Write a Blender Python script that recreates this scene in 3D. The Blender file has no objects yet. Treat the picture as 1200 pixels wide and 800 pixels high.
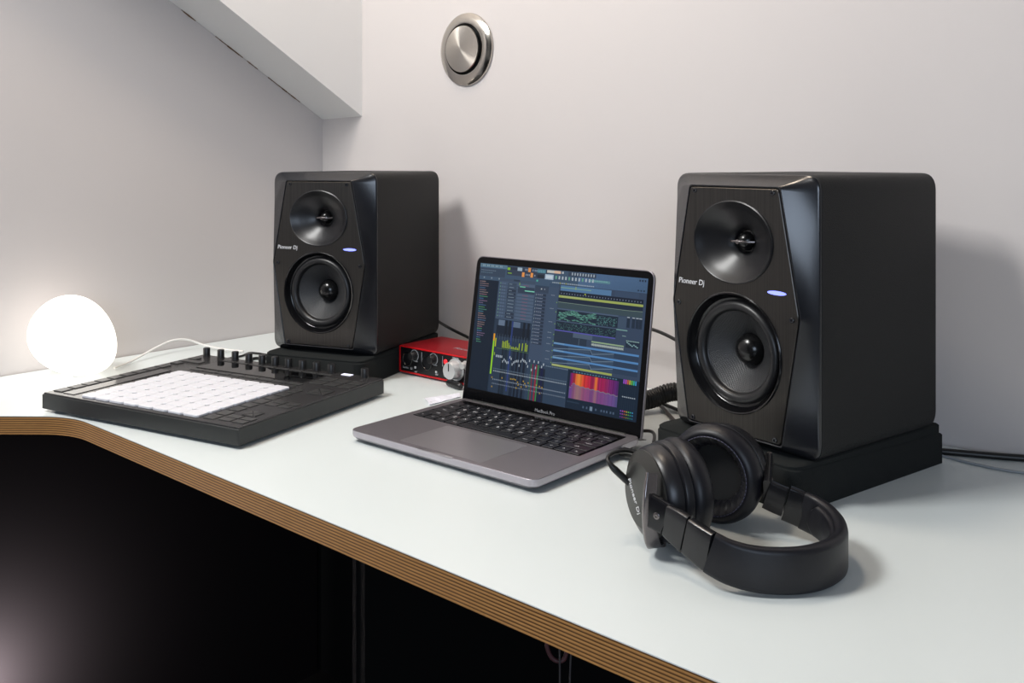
import bpy, bmesh, math, random
from mathutils import Vector, Matrix, Euler
random.seed(7)
PI = math.pi
SC = bpy.context.scene
COL = SC.collection

def lin(v):
    v /= 255.0
    return v/12.92 if v <= 0.04045 else ((v+0.055)/1.055)**2.4
def rgb(r, g, b): return (lin(r), lin(g), lin(b), 1.0)

# ------------------------------------------------------------------ camera
FPX, CY, CAMH = 1114.08, 186.74, 0.35963
cam_data = bpy.data.cameras.new('camera')
cam = bpy.data.objects.new('camera', cam_data); COL.objects.link(cam)
cam_data.sensor_fit = 'HORIZONTAL'; cam_data.sensor_width = 36.0
cam_data.lens = FPX/1200.0*36.0
cam_data.shift_y = (CY-400.0)/1200.0
cam_data.clip_start = 0.02
cam.location = (0, 0, CAMH); cam.rotation_euler = (PI/2, 0, 0)
SC.camera = cam

# ------------------------------------------------------------------ world, lamps, exposure
SC.view_settings.view_transform = 'Standard'
SC.view_settings.look = 'None'
SC.view_settings.exposure = 0.0
SC.view_settings.gamma = 1.0
SC.view_settings.use_curve_mapping = False
world = bpy.data.worlds.new('world'); SC.world = world
world.use_nodes = True
def build_world():
    nt = world.node_tree; bg = nt.nodes['Background']          # an uneven, softly lit room beyond the desk
    tc = nt.nodes.new('ShaderNodeTexCoord'); nz = nt.nodes.new('ShaderNodeTexNoise')
    nz.inputs['Scale'].default_value = 1.9; nz.inputs['Detail'].default_value = 1.5
    nt.links.new(tc.outputs['Generated'], nz.inputs['Vector'])
    cr = nt.nodes.new('ShaderNodeValToRGB'); e = cr.color_ramp.elements
    e[0].position = .43; e[0].color = (.02, .02, .02, 1); e[1].position = .58; e[1].color = (1.4, 1.4, 1.4, 1)
    q = e.new(.5); q.color = (.42, .42, .45, 1)
    nt.links.new(nz.outputs['Fac'], cr.inputs[0]); nt.links.new(cr.outputs[0], bg.inputs[0])
    bg.inputs[1].default_value = 0.14
build_world()

def area_light(name, loc, target, size, power, color, size_y=None):
    l = bpy.data.lights.new(name, 'AREA'); l.energy = power; l.color = color
    l.size = size
    if size_y: l.shape = 'RECTANGLE'; l.size_y = size_y
    o = bpy.data.objects.new(name, l); COL.objects.link(o)
    o.location = loc
    o.rotation_euler = (Vector(target)-Vector(loc)).to_track_quat('-Z', 'Y').to_euler()
    return o
area_light('ceiling_lamp_light', (-1.08, 0.68, 1.55), (-0.15, 1.3, 0.0), 0.45, 28, (1.0, 0.995, 0.975))
area_light('warm_ceiling_light', (-0.25, 1.25, 1.75), (0.0, 1.35, 0.2), 0.30, 9, (1.0, 0.84, 0.68))
area_light('window_light', (0.05, -2.2, 0.80), (-0.1, 1.2, 0.20), 1.5, 30, (0.68, 0.81, 1.0), 0.95)
low = area_light('added_pool_light', (-0.803, 1.431, -0.50), (-0.900, 1.516, -0.50), 0.05, 6.5, (1.0, 0.94, 0.95))  # added light without a fixture, makes the grey pool under the desk
low.data.spread = math.radians(170)

# ------------------------------------------------------------------ materials
MATS = {}
def mat(name, color, rough=0.5, metal=0.0, spec=0.5, bump=None, aniso=None, emit=None, coat=0.0, rough_var=None, vary=None, trans=0.0, sheen=0.0):
    """bump=(scale, strength, distance); aniso=('x'|'y'|'z'|'radial', amount); vary=(scale, amount)"""
    if name in MATS: return MATS[name]
    m = bpy.data.materials.new(name); m.use_nodes = True
    nt = m.node_tree; b = nt.nodes['Principled BSDF']
    if len(color) == 3: color = (*color, 1)
    b.inputs['Base Color'].default_value = color
    b.inputs['Roughness'].default_value = rough
    b.inputs['Metallic'].default_value = metal
    b.inputs['Specular IOR Level'].default_value = spec
    b.inputs['Coat Weight'].default_value = coat
    b.inputs['Transmission Weight'].default_value = trans
    b.inputs['Sheen Weight'].default_value = sheen
    tc = nt.nodes.new('ShaderNodeTexCoord')
    if vary:
        n = nt.nodes.new('ShaderNodeTexNoise'); n.inputs['Scale'].default_value = vary[0]; n.inputs['Detail'].default_value = 4
        nt.links.new(tc.outputs['Object'], n.inputs['Vector'])
        mx = nt.nodes.new('ShaderNodeMix'); mx.data_type = 'RGBA'
        mx.inputs[6].default_value = tuple(c*(1-vary[1]) for c in color[:3])+(1,)
        mx.inputs[7].default_value = tuple(min(1, c*(1+vary[1])) for c in color[:3])+(1,)
        nt.links.new(n.outputs['Fac'], mx.inputs[0]); nt.links.new(mx.outputs[2], b.inputs['Base Color'])
    if bump:
        n = nt.nodes.new('ShaderNodeTexNoise'); n.inputs['Scale'].default_value = bump[0]; n.inputs['Detail'].default_value = 3
        nt.links.new(tc.outputs['Object'], n.inputs['Vector'])
        bp = nt.nodes.new('ShaderNodeBump'); bp.inputs['Strength'].default_value = bump[1]; bp.inputs['Distance'].default_value = bump[2]
        nt.links.new(n.outputs['Fac'], bp.inputs['Height']); nt.links.new(bp.outputs['Normal'], b.inputs['Normal'])
    if aniso:
        b.inputs['Anisotropic'].default_value = aniso[1]
        if aniso[0] == 'radial':
            t = nt.nodes.new('ShaderNodeTangent'); t.direction_type = 'RADIAL'; t.axis = 'Z'
            nt.links.new(t.outputs[0], b.inputs['Tangent'])
        elif aniso[0] == 'uv':
            t = nt.nodes.new('ShaderNodeTangent'); t.direction_type = 'UV_MAP'; t.uv_map = 'brushing'
            nt.links.new(t.outputs[0], b.inputs['Tangent'])
            mp = nt.nodes.new('ShaderNodeMapping'); mp.inputs['Scale'].default_value = (700, 1, 6); nt.links.new(tc.outputs['Object'], mp.inputs[0])
            n = nt.nodes.new('ShaderNodeTexNoise'); n.inputs['Scale'].default_value = 1.0; n.inputs['Detail'].default_value = 2; nt.links.new(mp.outputs[0], n.inputs['Vector'])
            mx = nt.nodes.new('ShaderNodeMix'); mx.data_type = 'RGBA'
            mx.inputs[6].default_value = tuple(c*.62 for c in color[:3])+(1,); mx.inputs[7].default_value = tuple(c*1.38 for c in color[:3])+(1,)
            nt.links.new(n.outputs['Fac'], mx.inputs[0]); nt.links.new(mx.outputs[2], b.inputs['Base Color'])
        else:   # brushed along the given axis: fine lines in the finish
            mp = nt.nodes.new('ShaderNodeMapping')
            sc = {'x': (4, 900, 900), 'y': (900, 4, 900), 'z': (900, 900, 4)}[aniso[0]]
            mp.inputs['Scale'].default_value = sc
            nt.links.new(tc.outputs['Object'], mp.inputs[0])
            n = nt.nodes.new('ShaderNodeTexNoise'); n.inputs['Scale'].default_value = 1.0; n.inputs['Detail'].default_value = 2
            nt.links.new(mp.outputs[0], n.inputs['Vector'])
            r = nt.nodes.new('ShaderNodeMapRange'); r.inputs[3].default_value = max(0.02, rough-0.12); r.inputs[4].default_value = rough+0.12
            nt.links.new(n.outputs['Fac'], r.inputs[0]); nt.links.new(r.outputs[0], b.inputs['Roughness'])
            bp = nt.nodes.new('ShaderNodeBump'); bp.inputs['Strength'].default_value = 0.35; bp.inputs['Distance'].default_value = 0.0006
            nt.links.new(n.outputs['Fac'], bp.inputs['Height']); nt.links.new(bp.outputs['Normal'], b.inputs['Normal'])
    if emit:
        b.inputs['Emission Color'].default_value = (*emit[0][:3], 1); b.inputs['Emission Strength'].default_value = emit[1]
    MATS[name] = m
    return m

def plywood_material():
    m = bpy.data.materials.new('plywood_edge'); m.use_nodes = True; nt = m.node_tree; b = nt.nodes['Principled BSDF']
    tc = nt.nodes.new('ShaderNodeTexCoord'); sx = nt.nodes.new('ShaderNodeSeparateXYZ'); nt.links.new(tc.outputs['Object'], sx.inputs[0])
    mp = nt.nodes.new('ShaderNodeMapping'); mp.inputs['Scale'].default_value = (7, 7, 7)
    nt.links.new(tc.outputs['Object'], mp.inputs[0])
    nz = nt.nodes.new('ShaderNodeTexNoise'); nz.inputs['Scale'].default_value = 1; nz.inputs['Detail'].default_value = 2; nt.links.new(mp.outputs[0], nz.inputs['Vector'])
    mul = nt.nodes.new('ShaderNodeMath'); mul.operation = 'MULTIPLY_ADD'; mul.inputs[1].default_value = 0.0012
    nt.links.new(nz.outputs['Fac'], mul.inputs[0]); nt.links.new(sx.outputs['Z'], mul.inputs[2])
    fr = nt.nodes.new('ShaderNodeMath'); fr.operation = 'MULTIPLY'; fr.inputs[1].default_value = 1/0.0031; nt.links.new(mul.outputs[0], fr.inputs[0])
    f2 = nt.nodes.new('ShaderNodeMath'); f2.operation = 'FRACT'; nt.links.new(fr.outputs[0], f2.inputs[0])
    cr = nt.nodes.new('ShaderNodeValToRGB'); e = cr.color_ramp.elements
    e[0].position = 0.0; e[0].color = rgb(176, 128, 72)
    e[1].position = 1.0; e[1].color = rgb(176, 128, 72)
    for p, c in ((0.30, rgb(196, 148, 90)), (0.48, rgb(166, 118, 64)), (0.56, rgb(92, 60, 32)), (0.76, rgb(84, 54, 28)), (0.86, rgb(140, 98, 58))):
        q = e.new(p); q.color = c
    nt.links.new(f2.outputs[0], cr.inputs[0])
    m2 = nt.nodes.new('ShaderNodeMapping'); m2.inputs['Scale'].default_value = (60, 60, 1400); nt.links.new(tc.outputs['Object'], m2.inputs[0])
    n2 = nt.nodes.new('ShaderNodeTexNoise'); n2.inputs['Scale'].default_value = 1; n2.inputs['Detail'].default_value = 4; nt.links.new(m2.outputs[0], n2.inputs['Vector'])
    mx = nt.nodes.new('ShaderNodeMix'); mx.data_type = 'RGBA'; mx.blend_type = 'MULTIPLY'; mx.inputs[0].default_value = 0.40
    cr2 = nt.nodes.new('ShaderNodeValToRGB'); cr2.color_ramp.elements[0].position = .3; cr2.color_ramp.elements[0].color = (.45, .40, .36, 1); cr2.color_ramp.elements[1].position = .65
    nt.links.new(n2.outputs['Fac'], cr2.inputs[0])
    nt.links.new(cr.outputs[0], mx.inputs[6]); nt.links.new(cr2.outputs[0], mx.inputs[7]); nt.links.new(mx.outputs[2], b.inputs['Base Color'])
    b.inputs['Roughness'].default_value = 0.5
    return m

wall_paint = mat('wall_paint', rgb(206, 200, 198), 0.62, bump=(240, 0.06, 0.001), vary=(3, .012))
white_paint = mat('white_paint', rgb(232, 231, 230), 0.5, bump=(180, 0.06, 0.001))
laminate = mat('white_laminate', rgb(217, 224, 224), 0.30, spec=0.4, vary=(2.2, .012))
ply = plywood_material()
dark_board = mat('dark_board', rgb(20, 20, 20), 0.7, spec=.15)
dark_floor = mat('dark_floor', rgb(34, 30, 28), 0.6, vary=(8, .15))
vinyl = mat('black_vinyl', rgb(19, 20, 20), 0.55, bump=(800, 0.9, 0.0010), spec=.28)
satin_black = mat('satin_black', rgb(24, 25, 30), 0.24, spec=.65)
brushed_black = mat('brushed_black', rgb(84, 81, 78), 0.36, metal=0.92, aniso=('uv', 0.92))
gloss_black = mat('gloss_black', rgb(16, 16, 18), 0.16)
rubber = mat('black_rubber', rgb(26, 26, 28), 0.38)
horn_black = mat('waveguide_black', rgb(20, 20, 23), 0.34)
dome_black = mat('dome_black', rgb(12, 12, 13), 0.22)
void_black = mat('void_black', rgb(6, 6, 7), 0.8)
foam = mat('grey_foam', rgb(36, 38, 38), 0.95, bump=(900, 0.7, 0.001), spec=.1)
logo_white = mat('logo_white', rgb(225, 225, 228), 0.4)
logo_grey = mat('logo_grey', rgb(150, 152, 156), 0.4)
steel = mat('brushed_steel', rgb(200, 194, 186), 0.30, metal=1.0, aniso=('radial', 0.92))
steel_ring = mat('turned_steel', rgb(196, 190, 182), 0.14, metal=1.0)
steel_plain = mat('polished_steel', rgb(190, 188, 186), 0.22, metal=1.0)
led_blue = mat('blue_led', rgb(120, 130, 255), 0.3, emit=(rgb(130, 140, 255), 1.6))
space_grey = mat('space_grey_aluminium', rgb(132, 127, 132), 0.38, metal=0.65, bump=(2500, .04, .0003))
lit_side = mat('lit_aluminium_side', rgb(176, 171, 178), 0.32, metal=0.45)  # same aluminium as the base, lightened to paint in the sides' reflected light
edge_grey = mat('aluminium_edge', rgb(186, 182, 188), 0.30, metal=0.9)
trackpad_m = mat('trackpad_glass', rgb(166, 162, 167), 0.34, metal=0.75)
key_black = mat('key_black', rgb(20, 20, 26), 0.42)
bezel_black = mat('bezel_glass', rgb(8, 8, 10), 0.12, spec=.2)
lid_black = mat('lid_chin', rgb(46, 48, 47), 0.3)
controller_black = mat('controller_black', rgb(36, 38, 38), 0.42, bump=(1500, .12, .0004))
controller_top = mat('controller_top', rgb(50, 49, 50), 0.24)
strip_gloss = mat('strip_gloss', rgb(46, 45, 46), 0.12)
button_dark = mat('button_dark', rgb(54, 54, 54), 0.36)
display_glass = mat('display_glass', rgb(10, 10, 11), 0.03, spec=.7)
pad_white = mat('pad_white', rgb(217, 217, 223), 0.42, spec=.4)
knob_black = mat('knob_black', rgb(34, 34, 35), 0.35)
red_alu = mat('red_aluminium', rgb(164, 22, 34), 0.36, metal=0.35, vary=(40, .06))
red_bright = mat('red_trim', rgb(200, 18, 26), 0.4)
panel_black = mat('panel_black', rgb(20, 20, 23), 0.35)
silver = mat('silver_plastic', rgb(206, 206, 206), 0.3, metal=0.4)
led_red = mat('red_led', rgb(235, 40, 52), 0.4, emit=(rgb(255, 40, 50), 0.5))
led_white = mat('white_led', rgb(235, 235, 255), 0.4, emit=(rgb(235, 235, 255), 0.6))
leather = mat('black_leather', rgb(19, 19, 25), 0.42, bump=(700, .18, .0005), spec=.4)
stitch_m = mat('blue_grey_thread', rgb(78, 78, 100), 0.6)
cup_plastic = mat('cup_plastic', rgb(27, 27, 31), 0.34)
cup_face = mat('cup_face_metal', rgb(88, 88, 86), 0.32, metal=0.9, aniso=('radial', 0.8))
gun_metal = mat('gun_metal', rgb(128, 122, 122), 0.26, metal=0.9)
dark_gloss = mat('dark_gloss_plastic', rgb(22, 22, 25), 0.2)
cloth_black = mat('driver_cloth', rgb(10, 10, 11), 0.9)
cable_black = mat('cable_black', rgb(16, 16, 17), 0.42)
cable_grey = mat('cable_grey', rgb(70, 66, 66), 0.5)
cable_white = mat('cable_white', rgb(236, 234, 230), 0.5)
lamp_glass = mat('lamp_opal_glass', rgb(236, 232, 226), 0.35, emit=((1.0, 0.94, 0.86), 1.55))

# ------------------------------------------------------------------ geometry helpers
def new_bm(): return bmesh.new()

def add_box(bm, x0, x1, y0, y1, z0, z1, bevel=0, seg=2, mi=0):
    t = bmesh.new()
    bmesh.ops.create_cube(t, size=1.0)
    for v in t.verts:
        v.co = Vector((x0+(v.co.x+.5)*(x1-x0), y0+(v.co.y+.5)*(y1-y0), z0+(v.co.z+.5)*(z1-z0)))
    if bevel: bmesh.ops.bevel(t, geom=t.edges[:], offset=bevel, segments=seg, profile=.5, affect='EDGES')
    merge(bm, t, mi)

def merge(bm, t, mi=None, M=None):
    vm = {}
    for v in t.verts: vm[v] = bm.verts.new(M @ v.co if M else v.co)
    for f in t.faces:
        try:
            g = bm.faces.new([vm[v] for v in f.verts]); g.material_index = f.material_index if mi is None else mi
        except ValueError: pass
    t.free()

def add_loft(bm, loops, cap0=True, cap1=True, mi=0, closed=True):
    rows = [[bm.verts.new(p) for p in lp] for lp in loops]
    n = len(rows[0])
    for a, b in zip(rows, rows[1:]):
        for i in range(n if closed else n-1):
            j = (i+1) % n
            f = bm.faces.new((a[i], a[j], b[j], b[i])); f.material_index = mi
    if cap0: f = bm.faces.new(rows[0][::-1]); f.material_index = mi
    if cap1: f = bm.faces.new(rows[-1]); f.material_index = mi
    return rows

def add_lathe(bm, prof, M=None, n=48, mi=0):
    """prof: (r, h) pairs along local +Z"""
    M = M or Matrix()
    rows = []
    for r, h in prof:
        if r < 1e-7: rows.append([bm.verts.new(M @ Vector((0, 0, h)))])
        else: rows.append([bm.verts.new(M @ Vector((r*math.cos(2*PI*i/n), r*math.sin(2*PI*i/n), h))) for i in range(n)])
    for a, b in zip(rows, rows[1:]):
        for i in range(n):
            j = (i+1) % n
            q = [a[i % len(a)], a[j % len(a)], b[j % len(b)], b[i % len(b)]]
            u = []
            for v in q:
                if v not in u: u.append(v)
            if len(u) > 2:
                f = bm.faces.new(u); f.material_index = mi

def catmull(pts, seg=8):
    P = [Vector(p) for p in pts]; out = []
    for i in range(len(P)-1):
        p0 = P[max(i-1, 0)]; p1 = P[i]; p2 = P[i+1]; p3 = P[min(i+2, len(P)-1)]
        for k in range(seg):
            t = k/seg
            out.append(.5*((2*p1)+(p2-p0)*t+(2*p0-5*p1+4*p2-p3)*t*t+(3*p1-p0-3*p2+p3)*t**3))
    out.append(P[-1]); return out

def add_tube(bm, path, r, n=10, mi=0, rad=None):
    P = [Vector(p) for p in path]; loops = []; prev = None
    for i, p in enumerate(P):
        t = (P[min(i+1, len(P)-1)]-P[max(i-1, 0)]).normalized()
        if prev is None:
            u = t.orthogonal().normalized()
        else:
            u = (prev-t*prev.dot(t)).normalized()
        prev = u; w = t.cross(u); rr = rad[i] if rad else r
        loops.append([p+rr*(u*math.cos(2*PI*k/n)+w*math.sin(2*PI*k/n)) for k in range(n)])
    add_loft(bm, loops, mi=mi)

def round_poly(pts, tr, n=5):
    """2-D polygon with every corner i turned into a curve that starts tr[i] before it"""
    out = []; m = len(pts)
    for i in range(m):
        v = Vector(pts[i]); a = (Vector(pts[i-1])-v).normalized(); b = (Vector(pts[(i+1) % m])-v).normalized()
        p = v+a*tr[i]; q = v+b*tr[i]
        for k in range(n+1):
            t = k/n
            out.append(p*(1-t)**2+v*2*t*(1-t)+q*t*t)
    return out

def add_strip(bm, path, hw, th, up=Vector((0, 0, 1)), r=0.35, mi=0):
    """sweep of a rounded rectangle: hw = half height along up, th = half thickness; may be lists"""
    P = [Vector(p) for p in path]; loops = []
    for i, p in enumerate(P):
        t = (P[min(i+1, len(P)-1)]-P[max(i-1, 0)]).normalized()
        uu = up[i] if isinstance(up, list) else up
        s = t.cross(uu).normalized(); u = s.cross(t).normalized()
        h = hw[i] if isinstance(hw, list) else hw; k = th[i] if isinstance(th, list) else th
        c = min(h, k)*2*r
        lp = round_poly([(k, -h), (k, h), (-k, h), (-k, -h)], [c]*4, 3)
        loops.append([p+s*q.x+u*q.y for q in lp])
    add_loft(bm, loops, mi=mi)

def add_quad(bm, pts, mi=0):
    f = bm.faces.new([bm.verts.new(p) for p in pts]); f.material_index = mi; return f

def obj(name, bm, mats, parent=None, smooth=35, mtx=None):
    bmesh.ops.recalc_face_normals(bm, faces=bm.faces[:])
    me = bpy.data.meshes.new(name); bm.to_mesh(me); bm.free()
    for m in (mats if isinstance(mats, (list, tuple)) else [mats]): me.materials.append(m)
    if smooth:
        for p in me.polygons: p.use_smooth = True
        me.set_sharp_from_angle(angle=math.radians(smooth))
    o = bpy.data.objects.new(name, me); COL.objects.link(o)
    if mtx is not None: o.matrix_local = mtx
    if parent: o.parent = parent
    return o

def tag(o, label, cat, group=None):
    o['label'] = label; o['category'] = cat
    if group: o['group'] = group
    return o
def thing(name, label, cat, loc=(0, 0, 0), rz=0.0, group=None):
    o = bpy.data.objects.new(name, None); COL.objects.link(o)
    o.empty_display_size = .02
    o.location = loc; o.rotation_euler = (0, 0, rz)
    return tag(o, label, cat, group)
def struct(name, bm, m, smooth=0):
    o = obj(name, bm, m, None, smooth); o['kind'] = 'structure'; return o
def dup(root, loc, rz, label=None):
    def cp(o, parent):
        c = o.copy(); COL.objects.link(c)
        if parent: c.parent = parent
        for ch in [x for x in bpy.data.objects if x.parent == o]: cp(ch, c)
        return c
    r = cp(root, None); r.location = loc; r.rotation_euler = (0, 0, rz)
    if label: r['label'] = label
    return r

def text_bm(txt, size, depth=0.0002, M=None, spacing=1.0, shear=0.0, align='CENTER', mi=0, bm=None, res=3):
    cu = bpy.data.curves.new('lettering', 'FONT'); cu.body = txt; cu.size = size; cu.extrude = depth
    cu.align_x = align; cu.align_y = 'CENTER'; cu.space_character = spacing; cu.shear = shear; cu.resolution_u = res
    o = bpy.data.objects.new('lettering', cu); COL.objects.link(o)
    dg = bpy.context.evaluated_depsgraph_get(); dg.update()
    me = o.evaluated_get(dg).to_mesh()
    t = bmesh.new(); t.from_mesh(me); o.evaluated_get(dg).to_mesh_clear()
    bpy.data.objects.remove(o); bpy.data.curves.remove(cu)
    bm = bm or bmesh.new(); merge(bm, t, mi, M); return bm

def frame_mtx(origin, zaxis, up=Vector((0, 0, 1))):
    z = Vector(zaxis).normalized(); x = up.cross(z).normalized(); y = z.cross(x)
    return Matrix.Translation(Vector(origin)) @ Matrix((x, y, z)).transposed().to_4x4()

# ------------------------------------------------------------------ the setting
C = Vector((-0.41312, 2.07322))                    # the corner of the two walls on the desk
WD = Vector((0.73817, -0.67461)); LD = Vector((-0.65879, -0.75233))
ZF, ZC = -0.74, 2.05
def wall(name, a, b, z0, z1, out, m):
    bm = new_bm(); t = 0.10
    lo = [(a.x, a.y), (b.x, b.y), (b.x+out.x*t, b.y+out.y*t), (a.x+out.x*t, a.y+out.y*t)]
    add_loft(bm, [[Vector((*p, z0)) for p in lo], [Vector((*p, z1)) for p in lo]])
    return struct(name, bm, m)
nb = Vector((-WD.y, WD.x)); nl = Vector((LD.y, -LD.x))
nl = -nl if nl.dot(WD) > 0 else nl
nb = -nb if nb.dot(LD) > 0 else nb
wall('wall_back', C-WD*0.09, C+WD*3.2, ZF, ZC, nb, wall_paint)
wall('wall_left', C, C+LD*3.4, ZF, ZC, nl, wall_paint)
bm = new_bm(); add_box(bm, -4, 4, -3, 3.2, ZF-.05, ZF); struct('floor', bm, dark_floor)

# sloped boxed-in soffit under the stairs, along the left wall
bm = new_bm()
dpt = 0.1365; inner = WD*dpt
def sof(s): return 0.4466+s*(0.6625-0.4466)/0.3612
loops = []
for s in (-0.0, 1.7):
    a = C+LD*s; b = a+inner
    z = sof(s)
    loops.append([Vector((a.x+nl.x*.01, a.y+nl.y*.01, z)), Vector((b.x, b.y, z+.003)), Vector((b.x, b.y, z+1.2)), Vector((a.x+nl.x*.01, a.y+nl.y*.01, z+1.2))])
add_loft(bm, loops)
struct('trim_1', bm, white_paint)
# old caulk that has cracked where the soffit meets the wall
bm = new_bm()
rc = random.Random(5)
for s0, s1 in ((.305, .335), (.20, .262), (.165, .19), (.06, .14)):
    k = 7
    for i in range(k):
        u = s0+(s1-s0)*i/k; u2 = s0+(s1-s0)*(i+1)/k
        w = .0008+.0016*rc.random()*math.sin(PI*(i+.5)/k)
        a = C+LD*u-nl*.0006; b = C+LD*u2-nl*.0006; q = -nl*w
        add_loft(bm, [[Vector((a.x, a.y, sof(u)-.0002)), Vector((a.x+q.x, a.y+q.y, sof(u)-.0002)), Vector((a.x+q.x, a.y+q.y, sof(u)-.0007)), Vector((a.x, a.y, sof(u)-.0007-w))],
                      [Vector((b.x, b.y, sof(u2)-.0002)), Vector((b.x+q.x, b.y+q.y, sof(u2)-.0002)), Vector((b.x+q.x, b.y+q.y, sof(u2)-.0007)), Vector((b.x, b.y, sof(u2)-.0007-w))]])
struct('trim_2', bm, mat('cracked_caulk', rgb(112, 88, 68), .9))
# ------------------------------------------------------------------ desk
desk = thing('desk', 'white laminate desk with a plywood edge, built into the corner', 'desk', (0, 0, 0))
FA = Vector((0.14368, 0.65334)); FB = Vector((-0.61582, 1.33219)); FC = Vector((-1.0530, 1.336))
fd = (FA-FB).normalized(); FR = FB+fd*3.6
DC = C+(-nb)*.0012+(-nl)*.0012
top = [DC, DC+WD*3.1, FR, FB, FC]
def desk_loop(z, off=0.0):
    pts = round_poly([(p.x, p.y) for p in top], [0.0005, 0.0005, 0.0005, 0.045, 0.0005], 8)
    return [Vector((p.x, p.y, z)) for p in pts]
bm = new_bm(); add_loft(bm, [desk_loop(-0.0009), desk_loop(0.0)]); obj('laminate_top', bm, laminate, desk, 30)
bm = new_bm(); add_loft(bm, [desk_loop(-0.0258), desk_loop(-0.0010)]); obj('plywood_board', bm, ply, desk, 30)
PD = -nb                                                           # from the back wall into the room
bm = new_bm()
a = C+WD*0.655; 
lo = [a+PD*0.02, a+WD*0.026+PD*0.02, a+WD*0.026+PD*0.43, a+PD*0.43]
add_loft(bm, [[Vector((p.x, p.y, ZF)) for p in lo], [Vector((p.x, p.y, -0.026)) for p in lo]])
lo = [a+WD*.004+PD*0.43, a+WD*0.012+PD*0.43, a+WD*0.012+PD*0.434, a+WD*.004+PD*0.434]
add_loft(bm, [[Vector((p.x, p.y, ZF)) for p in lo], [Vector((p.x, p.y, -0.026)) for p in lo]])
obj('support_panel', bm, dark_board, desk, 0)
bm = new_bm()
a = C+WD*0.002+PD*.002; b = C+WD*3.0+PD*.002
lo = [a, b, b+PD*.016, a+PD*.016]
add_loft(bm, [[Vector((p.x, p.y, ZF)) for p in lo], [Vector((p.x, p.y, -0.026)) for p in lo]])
obj('back_panel', bm, dark_board, desk, 0)  # dark-painted panel, added where the back wall lies in deep shade
bm = new_bm()
a = C+LD*0.03-nl*.002; b = C+LD*0.80-nl*.002
lo = [a, b, b-nl*.018, a-nl*.018]
add_loft(bm, [[Vector((p.x, p.y, ZF)) for p in lo], [Vector((p.x, p.y, -0.026)) for p in lo]])
obj('shade_panel', bm, mat('shade_board', rgb(23, 20, 21), .85, spec=.05), desk, 0)  # added near-black board, stands in for the desk's shadow on the left wall

# ------------------------------------------------------------------ round exhaust valve on the back wall
vc = C+WD*0.4466
VM = frame_mtx((vc.x, vc.y, 0.5644), (PD.x, PD.y, 0))
valve = thing('vent_valve', 'round brushed steel exhaust valve on the back wall', 'vent', (vc.x, vc.y, 0.5644))
VL = Matrix.Translation((-vc.x, -vc.y, -0.5644)) @ VM
bm = new_bm(); add_lathe(bm, [(0.0, .001), (.060, .001), (.0665, .0), (.0680, .002), (.0672, .0045), (.0610, .0080), (.0520, .0105), (.0480, .0098), (.0462, .004), (.0440, .0005), (0, .0005)], n=72)
obj('outer_ring', bm, steel_ring, valve, 40, VL)
bm = new_bm(); add_lathe(bm, [(0.0, .0016), (.0455, .0016), (.0455, .0022), (0, .0022)], n=48)
obj('inner_sleeve', bm, void_black, valve, 40, VL)
bm = new_bm(); add_lathe(bm, [(0.0, .010), (.040, .0115), (.0425, .0125), (.0430, .0140), (.0422, .0152), (.0300, .0168), (.012, .0180), (0, .0184)], n=72)
obj('valve_disc', bm, steel, valve, 40, VL)

# ------------------------------------------------------------------ monitor speaker
SW, SD, SH = 0.200, 0.226, 0.296
PY = -0.0165                                          # the front plate's plane
MIDZ = 0.148
RECT = [(SW/2, MIDZ), (SW/2, SH), (-SW/2, SH), (-SW/2, MIDZ), (-SW/2, 0), (SW/2, 0)]
RTR = [0.012, 0.017, 0.017, 0.012, 0.017, 0.017]
HEX = [(0.0900, MIDZ), (0.0640, 0.2835), (-0.0640, 0.2835), (-0.0900, MIDZ), (-0.0665, 0.0105), (0.0665, 0.0105)]
HTR = [0.004, 0.004, 0.004, 0.004, 0.004, 0.004]
def inset_poly(pts, d):
    c = Vector((0, MIDZ)); n = len(pts); out = []
    for i in range(n):
        v = Vector(pts[i]); a = (v-Vector(pts[i-1])).normalized(); b = (Vector(pts[(i+1) % n])-v).normalized()
        na = Vector((-a.y, a.x)); nb_ = Vector((-b.y, b.x))
        bis = (na+nb_).normalized(); out.append(v+bis*(d/max(.3, bis.dot(na))))
    return out
def sec(pts, tr, y, n=6): return [Vector((p.x, y, p.y)) for p in round_poly(pts, tr, n)]

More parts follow.
